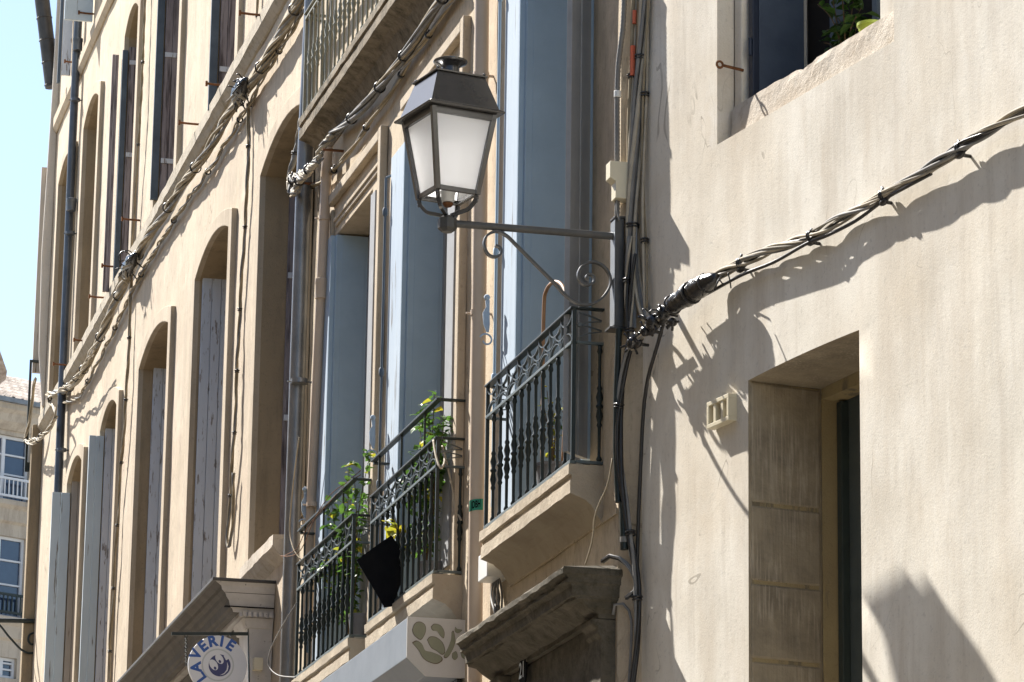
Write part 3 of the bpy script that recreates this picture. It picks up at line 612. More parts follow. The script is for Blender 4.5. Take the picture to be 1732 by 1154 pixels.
# ------------------------------------------------------------------ street lamp
uL = B.u(1050, 460); BP = lambda x, y: B.w(uL, *reversed(B.oz(x, y, uL)))
lamp = empty('street_lamp', B.w(uL, B.z(1050, 560), 0), 'black four sided street lantern with frosted panes on a scrolled wall bracket', 'street lamp')
zp0, zp1 = B.oz(1045, 556, uL)[1], B.oz(1045, 373, uL)[1]
m = MB(); m.box(B, uL-.045, uL+.045, zp0, zp1, -.005, .045); m.build('bracket_post', mArm, lamp, bevel=.003)
m = MB(); m.box(B, uL-.043, uL+.043, zp0+.01, zp1-.01, .0455, .048); m.build('sunlit_face', mArmLit, lamp); m = MB(); m.box(B, uL+.05, uL+.12, zp0-.02, zp1-.03, -.055, -.035); m.build('wall_plate', mArmLit, lamp)  # thin pale sheet stands for the sunlit side of the post
for zz, o_ in ((zp1+.001, .05), (zp0-.014, .075)):
    m = MB(); m.box(B, uL-.05, uL+.05, zz, zz+.012, -.09, o_); m.build('mounting_bracket', mArm, lamp, bevel=.002)
hub = BP(763, 378); foot = BP(1040, 400)
m = MB(); m.tube([foot-B.n*.02, hub], [.021, .021], 14); m.build('bracket_arm', mArm, lamp, smooth='auto')
sc = [(400, 312), (432, 325), (442, 350), (430, 380), (390, 391), (348, 368), (323, 300), (347, 240), (410, 213), (480, 243), (550, 310), (640, 400), (740, 500), (820, 580), (880, 648), (950, 702), (1030, 726), (1110, 704), (1170, 650), (1205, 580), (1195, 510), (1150, 452), (1080, 426), (1012, 450), (979, 512), (1000, 568), (1048, 588), (1088, 565), (1086, 528), (1055, 512), (1037, 530), (1050, 548)]
sp_ = [BP(740+x/4.121, 340+y/4.121) for x, y in sc]
m = MB(); m.tube(spline(sp_, 5), 0, flat=(B.e, .03, .012)); m.build('scroll_brace', mArm, lamp, smooth='auto')
# lantern, slightly turned on its hub
oL = B.oz(760, 200, uL)[0]; zc = lambda y: B.oz(760, y, uL)[1]; AX = B.w(uL, 0, oL)
rot = Matrix.Rotation(math.radians(12), 3, 'Z'); X = rot @ B.e; Y = rot @ B.n          # X: face towards the camera side
def sq(h, z, hx=None): return [AX + X*a*h + Y*b*(hx or h) + Vector((0, 0, z)) for a, b in ((1, 1), (1, -1), (-1, -1), (-1, 1))]
zE, zBt, zR, zCp = zc(200), zc(334), zc(138), zc(92)
def frus(m, h0, z0, h1, z1): m.add(sq(h0, z0)+sq(h1, z1), [(0, 1, 2, 3), (7, 6, 5, 4)] + [(i, (i+1) % 4, 4+(i+1) % 4, 4+i) for i in range(4)])
hB, hT = .118, .183
m = MB(); frus(m, .226, zE-.004, .230, zE+.006); frus(m, .230, zE+.0065, .206, zE+.022); frus(m, .204, zE+.0222, .145, zR); frus(m, .155, zR+.0005, .157, zR+.010); frus(m, .155, zR+.0102, .10, zR+.02)
m.build('lantern_roof', mLamp, lamp, bevel=.002)
m = MB(); m.lathe(AX+Vector((0, 0, zR+.018)), [(.085, 0), (.075, .02), (.052, .028), (.048, .06), (.062, .075), (.09, .085), (.094, .092), (.094, .098), (.07, .108), (.02, .118), (.005, .12)], 24)
for q in sq(.14, zR+.012): m.ball(q+Vector((0, 0, .008)), .009, 8)
m.build('chimney_cap', mLamp, lamp, smooth='auto')
top, bot = sq(hT, zE-.006), sq(hB, zBt)
m = MB()
for i in range(4):
    a, b, c, d = bot[i], bot[(i+1) % 4], top[(i+1) % 4], top[i]
    m.tube([a, d], 0, flat=(X, .028, .028))
    inw = ((AX - (a+b)/2)); inw.z = 0; inw.normalize()
    m.tube([a+Zv*.012, b+Zv*.012], 0, flat=(Zv, .026, .02)); m.tube([d-Zv*.018, c-Zv*.018], 0, flat=(Zv, .036, .02))
    m.ball(a-Zv*.018, .011, 8); m.lathe(a-Zv*.045, [(.003, 0), (.008, .008), (.006, .02), (.010, .03)], 8)
m.build('lantern_frame', mLamp, lamp, bevel=.002)
for i in range(4):
    a, b, c, d = bot[i], bot[(i+1) % 4], top[(i+1) % 4], top[i]; inw = ((AX - (a+b)/2)); inw.z = 0; inw.normalize(); k = .008
    m = MB(); m.prism([p+inw*k for p in (a, b, c, d)], inw*.003); m.build('glass_pane', mGlass, lamp)
m = MB(); frus(m, .10, zBt+.62*0+.004, .101, zBt+.006); 
m = MB(); m.lathe(AX+Zv*(zBt-.03), [(.03, 0), (.038, .01), (.038, .04), (.045, .06), (.03, .085)], 14); m.build('bulb_holder', mWhiteP, lamp, smooth='auto')
m = MB(); m.lathe(AX+Zv*(zBt-.034), [(.02, -.02), (.03, -.01), (.03, .0)], 12); m.build('lamp_socket', mRust, lamp, smooth='auto')
hz = hub.z; hubc = AX+Zv*hz
m = MB()
for i in range(4):
    a = bot[i]; d = a-AX; d.z = 0; R_ = d.length; d.normalize()
    m.tube(spline([AX+d*R_+Zv*(zBt-.005), AX+d*R_*.93+Zv*(zBt-.035), AX+d*R_*.72+Zv*(zBt-.075), AX+d*R_*.42+Zv*(hz+.055), AX+d*.02+Zv*(hz+.04)], 5), 0, flat=(d.cross(Zv), .02, .018))
m.build('cradle_arm', mLamp, lamp, smooth='auto')
m = MB(); m.lathe(hubc-Zv*.052, [(.03, 0), (.05, .016), (.053, .02), (.053, .072), (.05, .076), (.03, .092)], 8); m.build('hub', mArm, lamp, bevel=.002)

# ------------------------------------------------------------------ cables
def bundle(name, label, pts, n, rb, rs, pitch, mats, ties, group=None, step=.06, cat='cables', wob=.3, spike=.012, seed=1, clamp=False, lay=.15):
    rnd = random.Random(seed); path = resample(spline(pts, 8), step); e = empty(name, path[-1], label, cat, group)
    fr = []; a = Vector((0, 0, 1))
    for i in range(len(path)):
        t = (path[min(i+1, len(path)-1)]-path[max(i-1, 0)]).normalized(); a = (a-t*a.dot(t)).normalized(); fr.append((a.copy(), t.cross(a)))
    for k in range(n):
        ph = 2*math.pi*k/n; rr = rb*rnd.uniform(.55, 1.05); r_ = rs*rnd.uniform(.75, 1.2); q = []; pt = pitch*rnd.uniform(1-lay, 1+lay)
        for i, p in enumerate(path):
            s_ = i*step; lo_ = 1+wob*noise.noise(Vector((s_*1.3, k*3.1, seed))); an = ph+2*math.pi*s_/pt
            q.append(p+(fr[i][0]*math.cos(an)+fr[i][1]*math.sin(an))*rr*lo_)
        m = MB(); m.tube(q, r_, 6); m.build('strand', mats[k % len(mats)], e, smooth=True)
    for tpos in ties:
        i = min(len(path)-2, max(1, int(tpos*(len(path)-1)))); p = path[i]; t = (path[i+1]-path[i-1])
        m = MB(); m.ring(p, t, rb+rs*.75, .0065, 14, 6); m.ring(p+t.normalized()*.016, t, rb+rs*.7, .005, 14, 6)
        b = p+fr[i][0]*(rb+rs); m.tube([b-fr[i][0]*.01, b+fr[i][0]*spike*rnd.uniform(.6, 1.6)+t.normalized()*spike*rnd.uniform(-1, 1)], .007, 5)
        if clamp: q = p-fr[i][0]*(rb+.012); m.tube([q-t.normalized()*.035, q-t.normalized()*.01, q+t.normalized()*.02, q+t.normalized()*.03], [.010, .018, .016, .008], 7); m.tube([q, q+C.n*-.06], .009, 6)
        m.build('cable_tie', mCabK, e, smooth=True)
    return e
# the heavy bundle on the tan house, under its string course
def onA(l, o): return [A.at(x, y, o) for x, y in l]
bundle('cable_bundle', 'heavy twisted cable bundle hung under the string course of the tan house', onA([(518, -22), (498, 18), (466, 76), (437, 122), (405, 168), (370, 222), (330, 285), (285, 350), (250, 402), (222, 455), (200, 500), (180, 548), (160, 590), (140, 628), (118, 655), (84, 668)], .09), 9, .042, .0135, 2.6, [mCabT, mCabC, mCabT, mCabG], [.03, .12, .19, .33, .43, .55, .64, .72, .8, .88], seed=3)
bundle('cable_bundle', 'thinner dusty cable pair looping below the heavy bundle on the tan house', onA([(520, 2), (503, 35), (476, 80), (450, 122), (425, 170), (392, 225), (352, 290), (305, 356), (270, 412), (240, 462), (214, 512), (192, 560), (172, 600), (150, 642), (133, 672), (104, 682)], .05), 3, .018, .010, .9, [mCabT, mCabG], [.08, .2, .31, .44, .58, .7, .84], seed=4)
for lab, cx, cy in (('black taped splice on the cable bundle below the right upper window', 408, 152), ('black taped splice on the cable bundle with a loop of wire', 220, 448)):
    e = empty('cable_splice', A.at(cx, cy, .12), lab, 'cable splice'); Q = A.at(cx+9, cy-18, .14); R = A.at(cx-10, cy+20, .14)
    m = MB(); pts = [Q.lerp(R, i/7) for i in range(8)]; m.tube(pts, [.02, .05, .075, .065, .08, .07, .05, .02], 10); m.build('sleeve', mTape, e, smooth=True)
    m = MB(); rnd = random.Random(int(cx))
    for i in range(16):
        m = MB(); c0 = Q.lerp(R, rnd.uniform(.05, .95)); d = Vector((rnd.uniform(-1, 1), rnd.uniform(-1, 1), rnd.uniform(-1, 1))).normalized(); m.tube([c0, c0+d*.09, c0+d*rnd.uniform(.11, .17)+Vector((0, 0, -.03))], .007, 5); m.build('loose_wire', mCabK, e, smooth=True)
    if cx < 300: m = MB(); m.ring(A.at(214, 437, .2), A.e, .085, .006, 20, 5); m.build('loose_wire', mCabK, e, smooth=True)
    for i in range(5):
        m = MB()
        c0 = Q.lerp(R, rnd.uniform(.3, 1.1))+A.n*.05+A.e*rnd.uniform(-.1, .1); m.tube([c0, c0+Vector((rnd.uniform(-.05, .05), rnd.uniform(-.05, .05), -.05)), c0+Vector((rnd.uniform(-.09, .09), rnd.uniform(-.09, .09), -.11))], .012, 6)
        m.build('bare_end', mCabC, e, smooth=True)
# bundles dropping down the tan house
bundle('drop_cable', 'thin cable pair dropping down the tan house and ending in a loose tail', onA([(420, 175), (420, 250), (418, 320), (412, 420), (407, 500), (402, 600), (397, 720), (392, 800), (388, 860), (385, 905), (388, 925), (393, 880), (396, 800)], .04), 3, .012, .008, .7, [mCabT, mCabG], [.1, .25, .4, .52, .63, .75], seed=5)
bundle('drop_cable', 'thin cable pair running down the tan house between two lower arched windows', onA([(222, 470), (219, 560), (214, 660), (207, 760), (200, 860), (194, 960), (188, 1060), (183, 1170)], .05), 3, .014, .009, .9, [mCabT, mCabC], [.15, .3, .45, .6, .75, .9], seed=6)
bundle('drop_cable', 'slim cable up the tan house beside the cracked upper shutter', onA([(437, -20), (434, 30), (430, 60), (428, 82)], .03), 2, .008, .009, .5, [mCabT], [.4], seed=7)
bundle('drop_cable', 'slim cable running up between two upper shutters of the tan house', onA([(246, -20), (243, 60), (239, 160), (233, 260), (228, 340), (222, 430)], .06), 2, .010, .009, .5, [mCabT], [.3, .6], seed=8)
bundle('cable_bundle', 'cable bundle crossing in front of the slim far downpipe', onA([(160, 590), (128, 640), (97, 662), (83, 678), (95, 700), (82, 728), (60, 742), (45, 745)], .2), 3, .018, .010, 1.2, [mCabC, mCabT], [.2, .5, .8], seed=9)
bundle('cable_bundle', 'hanging loop of pale cables at the far end of the tan house', onA([(60, 640), (56, 660), (52, 700), (46, 730), (42, 745), (56, 750), (75, 735), (95, 705)], .2), 3, .016, .010, 1.2, [mCabC, mCabT], [.3, .6], seed=10)
# bundle under the upper balcony of the ochre house, tied back at the zinc pipe
def onB(l, o): return [B.at(x, y, o) for x, y in l]
bundle('cable_bundle', 'thick grey cable bundle slung under the upper balcony of the ochre house', onB([(770, -30), (735, 15), (698, 75), (660, 125), (620, 175), (590, 205), (563, 225)], .08), 7, .03, .0125, 3.2, [mCabG, mCabT, mCabG], [.1, .38, .58, .83], seed=11)
bundle('cable_bundle', 'second thinner cable bundle sagging below the upper balcony', onB([(775, -10), (750, 22), (718, 70), (690, 108), (655, 165), (625, 208), (592, 255), (568, 285), (545, 305), (520, 318), (492, 330)], .05), 3, .014, .0095, 1.2, [mCabT, mCabG], [.15, .3, .5, .7, .86], seed=12)
bundle('cable_bundle', 'knotted pale cables looped around the zinc downpipe', [B.at(564, 226, .09), B.at(552, 240, .12), B.at(540, 262, .16), B.at(525, 285, .19), B.at(508, 296, .2), B.at(494, 305, .2), B.at(490, 315, .2), B.at(500, 326, .2), B.at(505, 308, .2), B.at(520, 292, .2), B.at(540, 268, .18)], 6, .03, .012, .25, [mCabC, mCabG, mCabC], [.2, .45, .7], wob=.9, seed=13)
bundle('drop_cable', 'cable rising past the zinc downpipe over the arched window', [A.at(512, 195, .1), A.at(503, 240, .12), A.at(496, 275, .14), A.at(490, 300, .16), A.at(494, 312, .18)], 3, .018, .013, .4, [mCabG, mCabC], [.4], seed=14)
for hx, hy, lab in ((582, 256, 'rusty iron cable hook under the left end of the upper balcony slab'), (540, 312, 'rusty iron cable hook beside the zinc downpipe below the knotted cables')):
    q = B.at(hx, hy, 0); m = MB(); m.tube([q, q+B.n*.165], .010, 6); tag(m.build('cable_hook', mRust, None, loc=q), lab, 'hook')
# vertical run at the joint between the ochre and the cream house
uV = B.u(1078, 250)
def vert(l, o): return [(K if x < 1083 else C).at(x, y, o+.02) for x, y in l]
bundle('cable_bundle', 'thick pale vertical cable run on the corner right of the lamp bracket', vert([(1090, -30), (1087, 60), (1082, 140), (1078, 220), (1073, 300), (1070, 380), (1072, 450), (1080, 500), (1094, 545)], .015), 6, .024, .013, 2.6, [mCabC, mCabG, mCabC, mCabG], [.22, .68], seed=15)
bundle('cable_bundle', 'flat dusty cable strip marked with orange paint left of the pale vertical run', vert([(1073, -30), (1071, 60), (1069, 140), (1066, 210), (1064, 300)], .015), 3, .014, .010, 3, [mCabT, mCabC], [.5], seed=16)
m = MB(); m.tube(vert([(1073.5, 18), (1073, 40)], .03), .012, 8); mOr = paint('orange_paint', (.65, .12, .05), (.55, .14, .07), .6)
tag(m.build('paint_mark', mOr, None, loc=B.at(1073, 40, .03)), 'upper smaller orange paint mark on the dusty vertical cables', 'paint mark', 'orange paint marks')
m = MB(); m.tube(vert([(1070.5, 78), (1070, 128)], .03), .015, 8)
tag(m.build('paint_mark', mOr, None, loc=B.at(1071, 128, .03)), 'lower longer orange paint mark on the dusty vertical cables', 'paint mark', 'orange paint marks')
bundle('cable_bundle', 'looping black and grey wires hanging behind the lamp post plate', vert([(1066, 400), (1062, 450), (1060, 510), (1064, 560), (1068, 578), (1066, 540), (1070, 480), (1074, 430)], .05), 4, .012, .008, .9, [mCabG, mCabK, mCabC], [.25, .6], seed=17)
bundle('drop_cable', 'thin cables on the cream wall edge beside the vertical run', [C.at(1096, -20, .03), C.at(1093, 100, .03), C.at(1089, 220, .03), C.at(1088, 330, .03), C.at(1091, 430, .03), C.at(1092, 520, .04)], 2, .014, .007, 2, [mCabC, mCabT], [.35, .8], seed=18)
bundle('drop_cable', 'black cables dropping from the splice down the ochre corner', vert([(1068, 575), (1058, 610), (1050, 660), (1045, 720), (1050, 800), (1058, 850), (1066, 900), (1074, 950), (1078, 1000), (1075, 1080), (1068, 1170)], .05), 3, .016, .012, 1.2, [mCabK, mCabK, mCabG], [.2, .55, .75], seed=19)
bundle('drop_cable', 'single black cable falling from the splice along the cream wall edge', [C.at(1122, 548, .07), C.at(1110, 590, .05), C.at(1096, 640, .03), C.at(1088, 700, .03), C.at(1083, 800, .03), C.at(1079, 900, .03), C.at(1077, 980, .03)], 1, .0, .010, 1, [mCabK], [], seed=20)
bundle('drop_cable', 'grey cables looping over the doorway cornice end', [K.at(1018, 950, .06), K.at(1030, 941, .06), K.at(1050, 946, .05), K.at(1068, 965, .05), K.at(1076, 985, .05), K.at(1072, 1005, .06), K.at(1058, 1012, .07)], 3, .008, .008, .6, [mCabG, mCabK], [], seed=21)
bundle('drop_cable', 'grey hooked cable end beside the doorway pilaster', [K.at(1037, 1040, .03), K.at(1036, 1028, .03), K.at(1046, 1020, .03), K.at(1060, 1026, .03), K.at(1068, 1050, .03), K.at(1067, 1100, .03), K.at(1063, 1170, .03)], 1, 0, .010, 1, [mCabG], [], seed=22)
bundle('drop_cable', 'thin yellowish wire hanging over the ochre wall below the nearest balcony', vert([(1036, 775), (1028, 820), (1012, 855), (1005, 880), (1003, 910), (995, 940), (990, 955)], .03), 1, 0, .004, 1, [mCabT], [], seed=23)
# bundle over the cream wall with its splice
def onC(l): return [C.at(x, y, o) for x, y, o in l]
cc = [(1066, 588, 0.13), (1085, 566, 0.12), (1112, 543, 0.11), (1140, 515, 0.1), (1170, 492, 0.09), (1205, 472, 0.0496), (1250, 447, 0.0465), (1300, 424, 0.0434), (1340, 410, 0.0465), (1380, 396, 0.0496), (1430, 366, 0.0434), (1470, 346, 0.0465), (1515, 318, 0.0496), (1560, 292, 0.0496), (1610, 260, 0.0527), (1660, 227, 0.0558), (1700, 203, 0.0589), (1760, 176, 0.062), (1830, 140, 0.062)]
bundle('cable_bundle', 'twisted pale cable bundle slung across the cream wall', onC(cc), 11, .0205, .0072, 1.15, [mCabC, mCabD, mCabK, mCabC, mCabG, mCabD], [.02, .055, .09, .27, .44, .60, .76], step=.04, wob=.45, clamp=True, lay=.4, seed=24)
bundle('drop_cable', 'single black cable sagging under the bundle on the cream wall', onC([(1150, 520, .06), (1200, 495, .05), (1255, 465, .05), (1310, 443, .05), (1365, 412, .06), (1400, 398, .05), (1450, 372, .04), (1500, 335, .05), (1530, 318, .06), (1575, 294, .04)]), 1, 0, .008, 1, [mCabK], [], seed=25)
e = empty('cable_splice', C.at(1175, 492, .1), 'shiny black taped splice sleeve on the cable bundle of the cream wall', 'cable splice')
a, b = C.at(1128, 522, .12), C.at(1212, 468, .1); m = MB(); rq = random.Random(3); m.tube([a.lerp(b, i/16)+C.n*rq.uniform(-.004, .004) for i in range(17)], [(.022+.036*math.sin(math.pi*min(1, max(0, (i/16)*1.1-.05)))**.5)*rq.uniform(.9, 1.1) if 0 < i < 16 else .02 for i in range(17)], 12); m.build('sleeve', mTape, e, smooth=True)
rnd = random.Random(5)
for i in range(12):
    m = MB(); c0 = a.lerp(b, rnd.uniform(-.3, 1.3)); d = Vector((rnd.uniform(-1, 1), rnd.uniform(-1, 1), rnd.uniform(-1, .6))).normalized(); m.tube([c0+d*.02, c0+d*.07, c0+d*.09+Vector((0, 0, -.02))], .004, 5); m.build('loose_wire', mCabK, e, smooth=True)
for t in (.12, .5, .8): m = MB(); m.ring(a.lerp(b, t), b-a, .058 if t == .5 else .05, .006, 16, 5); m.build('tape_band', mCabK, e, smooth=True)
e = empty('cable_splice', C.at(1105, 548, .1), 'black knotted splice where the cables turn the corner under the lamp plate', 'cable splice')
for (x, y, o, r) in ((1070, 580, .13, .035), (1092, 560, .13, .03), (1105, 545, .13, .045), (1122, 530, .12, .04), (1138, 545, .1, .025)):
    m = MB(); p = C.at(x, y, o); m.ball(p, r, 9)
    for i in range(5):
        d = Vector((rnd.uniform(-1, 1), rnd.uniform(-1, 1), rnd.uniform(-1, 1))).normalized(); m.tube([p, p+d*r*1.4, p+d*r*2.0], .007, 5)
    m.build('sleeve', mTape, e, smooth=True)

# ================================================================== HOUSE C (cream wall on the right)
houseC = empty('plaster_house', C.w(3, 0, 0), 'cream plaster house wall on the right with a deep stone framed opening', 'house')
uC1 = C.u(1800, 600)+3
r1l, zr1 = C.uz(1213, 245); r1r = C.u(1512, 40); rec = rect(r1l, r1r, zr1, 12)
w2l, w2r = C.u(1266, 900), C.u(1456, 850); zw2 = C.z(1267, 641); zw2r = C.z(1455, 556); zw2 = (zw2+zw2r)/2; w2 = arch(w2l, w2r, 1.0, zw2-.005, .010)
wall(C, rect(-.0, uC1, 0, 13), [rec, w2], 'wall', mC, houseC, .14, .007, 3.2, 3)
core(C, -.0, uC1, 13, 'rear_wall', mC, houseC)
# upper window: shallow recess, rough stone sill and surround, dark blue shutter
RD = -.10
m = MB(); loft(m, C, rec, 0, RD); m.build('window_recess', mC, houseC)
ol = C.u(1254, 100, RD); orr = C.u(1488, 10, RD); zo = (C.z(1275, 166, RD)+C.z(1488, 32, RD))/2; op = rect(ol, orr, zo, 11.5)
m = MB(); m.box(C, r1l+.002, ol, zr1+.002, 12, RD-.4, RD); m.box(C, orr, r1r-.002, zr1+.002, 12, RD-.4, RD); W = m.build('window', mC, houseC, bevel=.008)
m = MB(); n = 40; rnd = random.Random(9); sv = []; sf = []
for i in range(n+1):
    u = ol-.04+(r1r-.003-ol+.04)*i/n; zz = zo+.014*noise.noise(Vector((u*7, 3, 0)))-(.02 if 15 < i < 20 else 0)
    sv += [C.w(u, zr1-.0+.004, RD-.4), C.w(u, zr1+.004, RD+.045), C.w(u, zr1+.10, RD+.036+.006*noise.noise(Vector((u*4, 1, 0)))), C.w(u, zz-.05, RD+.030+.008*noise.noise(Vector((u*5, 5, 0)))), C.w(u, zz-.01, RD+.022+.006*noise.noise(Vector((u*6, 9, 0)))), C.w(u, zz, RD-.01), C.w(u, zz, RD-.4)]
for i in range(n):
    for j in range(6): sf.append((i*7+j, i*7+j+1, (i+1)*7+j+1, (i+1)*7+j))
sf += [tuple(range(7)), tuple(range(n*7, n*7+7))]; m.add(sv, sf); m.build('window_sill', mSill, W)
mNavy = paint('dark_navy_shutter', (.055, .075, .11), (.04, .055, .085), .45); mNavyE = paint('navy_edge', (.012, .02, .04), (.012, .018, .035), .4)
m = MB(); us = C.u(1282, 80, RD-.06); m.box(C, us-.045, us-.004, zo+.015, 11.4, RD-.34, RD-.07); m.build('shutter', mNavy, W, bevel=.003)
m = MB(); m.box(C, us-.05, us+.0, zo+.015, 11.4, RD-.068, RD-.03); m.tube([C.w(us-.01, zo+.25, RD-.02), C.w(us-.01, zo+.35, RD-.02)], .012, 8); m.build('shutter_edge', mNavyE, W, bevel=.004)
m = MB(); m.box(C, orr-.07, orr-.03, zo+.02, 11.4, RD-.2, RD-.05); m.box(C, orr-.025, orr-.002, zo+.02, 11.4, RD-.12, RD-.06); m.build('window_frame', mFarF, W, bevel=.004)
m = MB(); m.box(C, ol, orr, zr1+.1, 11.4, RD-.42, RD-.401); m.build('pane', mRoom, W)
m = MB(); m.box(C, ol+.35, ol+.40, zo, 11.4, RD-.40, RD-.34); m.box(C, ol+.8, ol+.85, zo, 11.4, RD-.40, RD-.34); m.build('window_frame', mSlate, W)
p = C.at(1245, 116, 0); u, z = C.uz(1243, 117, -.06); m = MB(); m.tube([C.w(u, z, RD-.01), C.w(u, z+.01, .01)], .008, 6); m.ring(C.w(u, z+.012, .03), C.e, .018, .007, 12, 6); m.build('iron_eye', mRust, W, smooth='auto')
# lower window: deep rough stone reveal
m = MB(); loft(m, C, w2, 0, -.42); W = m.build('window', mOldJ, houseC)
sh = .0; in2 = arch(w2l+.003, w2r-.0, 1.0, zw2-.055, .010)
m = MB(); loft(m, C, in2, -.421, -.54); m.build('inner_jamb', plaster('peeling_jamb', (.38, .30, .16), (.33, .255, .14), (.17, .145, .105), .49, .53, .004, 2), W)
m = MB(); m.box(C, w2l+.005, w2r, 1.0, zw2+.1, -.56, -.545); m.build('door_leaf', paint('grey_green_door', (.085, .10, .095), (.065, .08, .075), .5), W)
m = MB(); m.box(C, w2l+.02, w2l+.07, 1.0, zw2-.07, -.544, -.50); m.build('window_frame', paint('dark_green_frame', (.035, .05, .045), (.03, .04, .037), .5), W, bevel=.004)
mPeel = bpy.data.materials['peeling_jamb']
m = MB(); m.box(C, w2l+.002, w2r, zw2-.06, zw2+.06, -.541, -.422); m.build('lintel', mPeel, W)
zj = [1.0, C.z(1300, 1240), C.z(1300, 1105), C.z(1300, 972), C.z(1300, 838), zw2-.004]; rnd = random.Random(4)
for a, b in zip(zj, zj[1:]):
    m = MB(); m.box(C, w2l-.08, w2l+.012+rnd.uniform(-.003, .003), a+.008, b-.008, -.412, -.012); m.build('jamb_stone', mOldJ, W, bevel=.012)
m = MB(); m.box(C, w2l-.08, w2l+.004, 1.0, zw2-.01, -.40, -.02); m.build('mortar', mPeel, W)
# vent grille
u0, z0 = C.uz(1195, 728, .05); u1, z1 = C.uz(1232, 661, .05); z0 = (C.z(1196, 727, .05)+C.z(1232, 709, .05))/2; z1 = (C.z(1196, 684, .05)+C.z(1232, 662, .05))/2
v = empty('air_vent', C.w((u0+u1)/2, z0, 0), 'small cream plastic air vent grille on the cream wall', 'vent'); fwd = .05
m = MB(); t = .022
m.box(C, u0, u1, z0, z0+t, .0, fwd); m.box(C, u0, u1, z1-t, z1, .0, fwd); m.box(C, u0, u0+t, z0+t, z1-t, .0, fwd); m.box(C, u1-t, u1, z0+t, z1-t, .0, fwd)
m.build('vent_frame', mCreamP, v, bevel=.002)
m = MB()
for k in (1, 2): q = u0+(u1-u0)*k/3; m.box(C, q-.012, q+.012, z0+t, z1-t, .02, fwd-.004)
m.build('vent_bar', mCreamP, v); m = MB(); m.box(C, u0+t, u1-t, z0+t, z1-t, .002, .008); m.build('vent_back', mJamb, v)

# ------------------------------------------------------------------ boxes and conduit by the lamp
u = B.u(1055, 320); e = empty('junction_box', B.w(u, B.z(1062, 345), 0), 'cream junction box on the ochre wall above the lamp bracket', 'junction box')
o1, zt_ = B.oz(1029, 275, u); o2, zb_ = B.oz(1038, 338, u); zmid = B.oz(1040, 304, u)[1]
m = MB(); m.prism([B.w(u-.05, z, o) for o, z in ((-.04, zt_), (o1, zt_), (o1, zmid), (o2, zmid-.02), (o2, zb_), (-.04, zb_))], B.e*.09); m.build('housing', mCreamP, e, bevel=.004)
m = MB(); m.tube([B.w(u, zb_, .04), B.w(u+.01, zb_-.06, .04), B.w(u+.02, zb_-.12, .03)], .006, 6); m.build('lead_wire', mCabG, e)
e = empty('conduit', K.at(1044, 380, .03), 'ribbed grey conduit running up the ochre wall beside the vertical cables', 'conduit')
cpts = resample(spline(vert([(1057, -30), (1054, 40), (1050, 75), (1046, 110), (1044, 160), (1044, 240), (1044, 380)], .03), 6), .012)
m = MB(); m.tube(cpts, [.016 if i % 2 else .0135 for i in range(len(cpts))], 8); m.build('conduit_tube', mConduit, e, smooth=True)
m = MB(); p = K.at(1044.5, 160, .05); m.lathe(p-Zv*.018, [(.019, 0), (.021, .002), (.021, .036), (.019, .038)], 10); m.build('conduit_clip', mWhiteP, e)
e = empty('electric_conduit', B.at(1046, 1000, .0), 'dark conduit pipe running down from the lamp plate on the ochre wall', 'conduit')
m = MB(); m.tube(vert([(1047, 556), (1043, 660), (1042, 760), (1046, 850)], .05), .018, 10); m.tube(vert([(1054, 850), (1056, 930)], .05), .022, 10); m.build('conduit_tube', mIron, e, smooth='auto')
m = MB(); m.lathe(K.at(1056, 918, .07), [(.026, 0), (.026, .03)], 10); m.build('conduit_clip', mConduit, e)
u = B.u(862, 960); e = empty('meter_box', B.w(u, B.z(862, 975), 0), 'white meter box under the left end of the nearest balcony slab', 'box')
a_, z1_ = B.oz(824, 944, u); z0_ = B.oz(828, 975, u)[1]; m = MB(); m.box(B, u-.22, u, z0_, z1_+.05, 0, a_); m.build('housing', mWhiteP, e, bevel=.005)
m = MB()
for k in range(6): m.tube(spline([B.w(u-.05-.03*k, z0_, .05), B.w(u-.06-.02*k, z0_-.1, .03+.02*(k % 3)), B.w(u-.12+.03*k, z0_-.22, .02+.015*k), B.w(u-.2+.03*k, z0_-.36, .03)], 5), .007, 5)
m.build('lead_wire', mCabG, e, smooth=True)
# sticker on the tan pipe
c = B.at(806, 858, .085); fwdv = (EYE-c); fwdv.z = 0; fwdv.normalize(); sdv = Vector((-fwdv.y, fwdv.x, 0)); r_ = .0495
e = empty('sticker', c, 'small green sticker with black lettering on the tan downpipe', 'sticker')
m = MB(); vs = []; N = 10
for i in range(N+1):
    t = -1.15+2.1*i/N; d = fwdv*math.cos(t)+sdv*math.sin(t); tilt = .012*(i/N)
    vs += [c+d*r_+Zv*(-.035+tilt), c+d*r_+Zv*(.035+tilt)]
m.add(vs, [(2*i, 2*i+2, 2*i+3, 2*i+1) for i in range(N)]); m.build('sticker_sheet', paint('sticker_green', (.02, .25, .15), (.02, .22, .14), .4), e, smooth=True)
vs, fs = text_mesh('JDBH', .05, Vector((0, 0, 0)), Vector((1, 0, 0)), Vector((0, 0, 1)), .0015)
m = MB(); nv = []
for q in vs:
    t = q.x*.95/r_*.55; d = fwdv*math.cos(t-.1)+sdv*math.sin(t-.1); nv.append(c+d*(r_+.0012)+Zv*(q.z*1.25+.006+.01*t))
m.add(nv, fs); m.build('lettering', mBlackC, e)

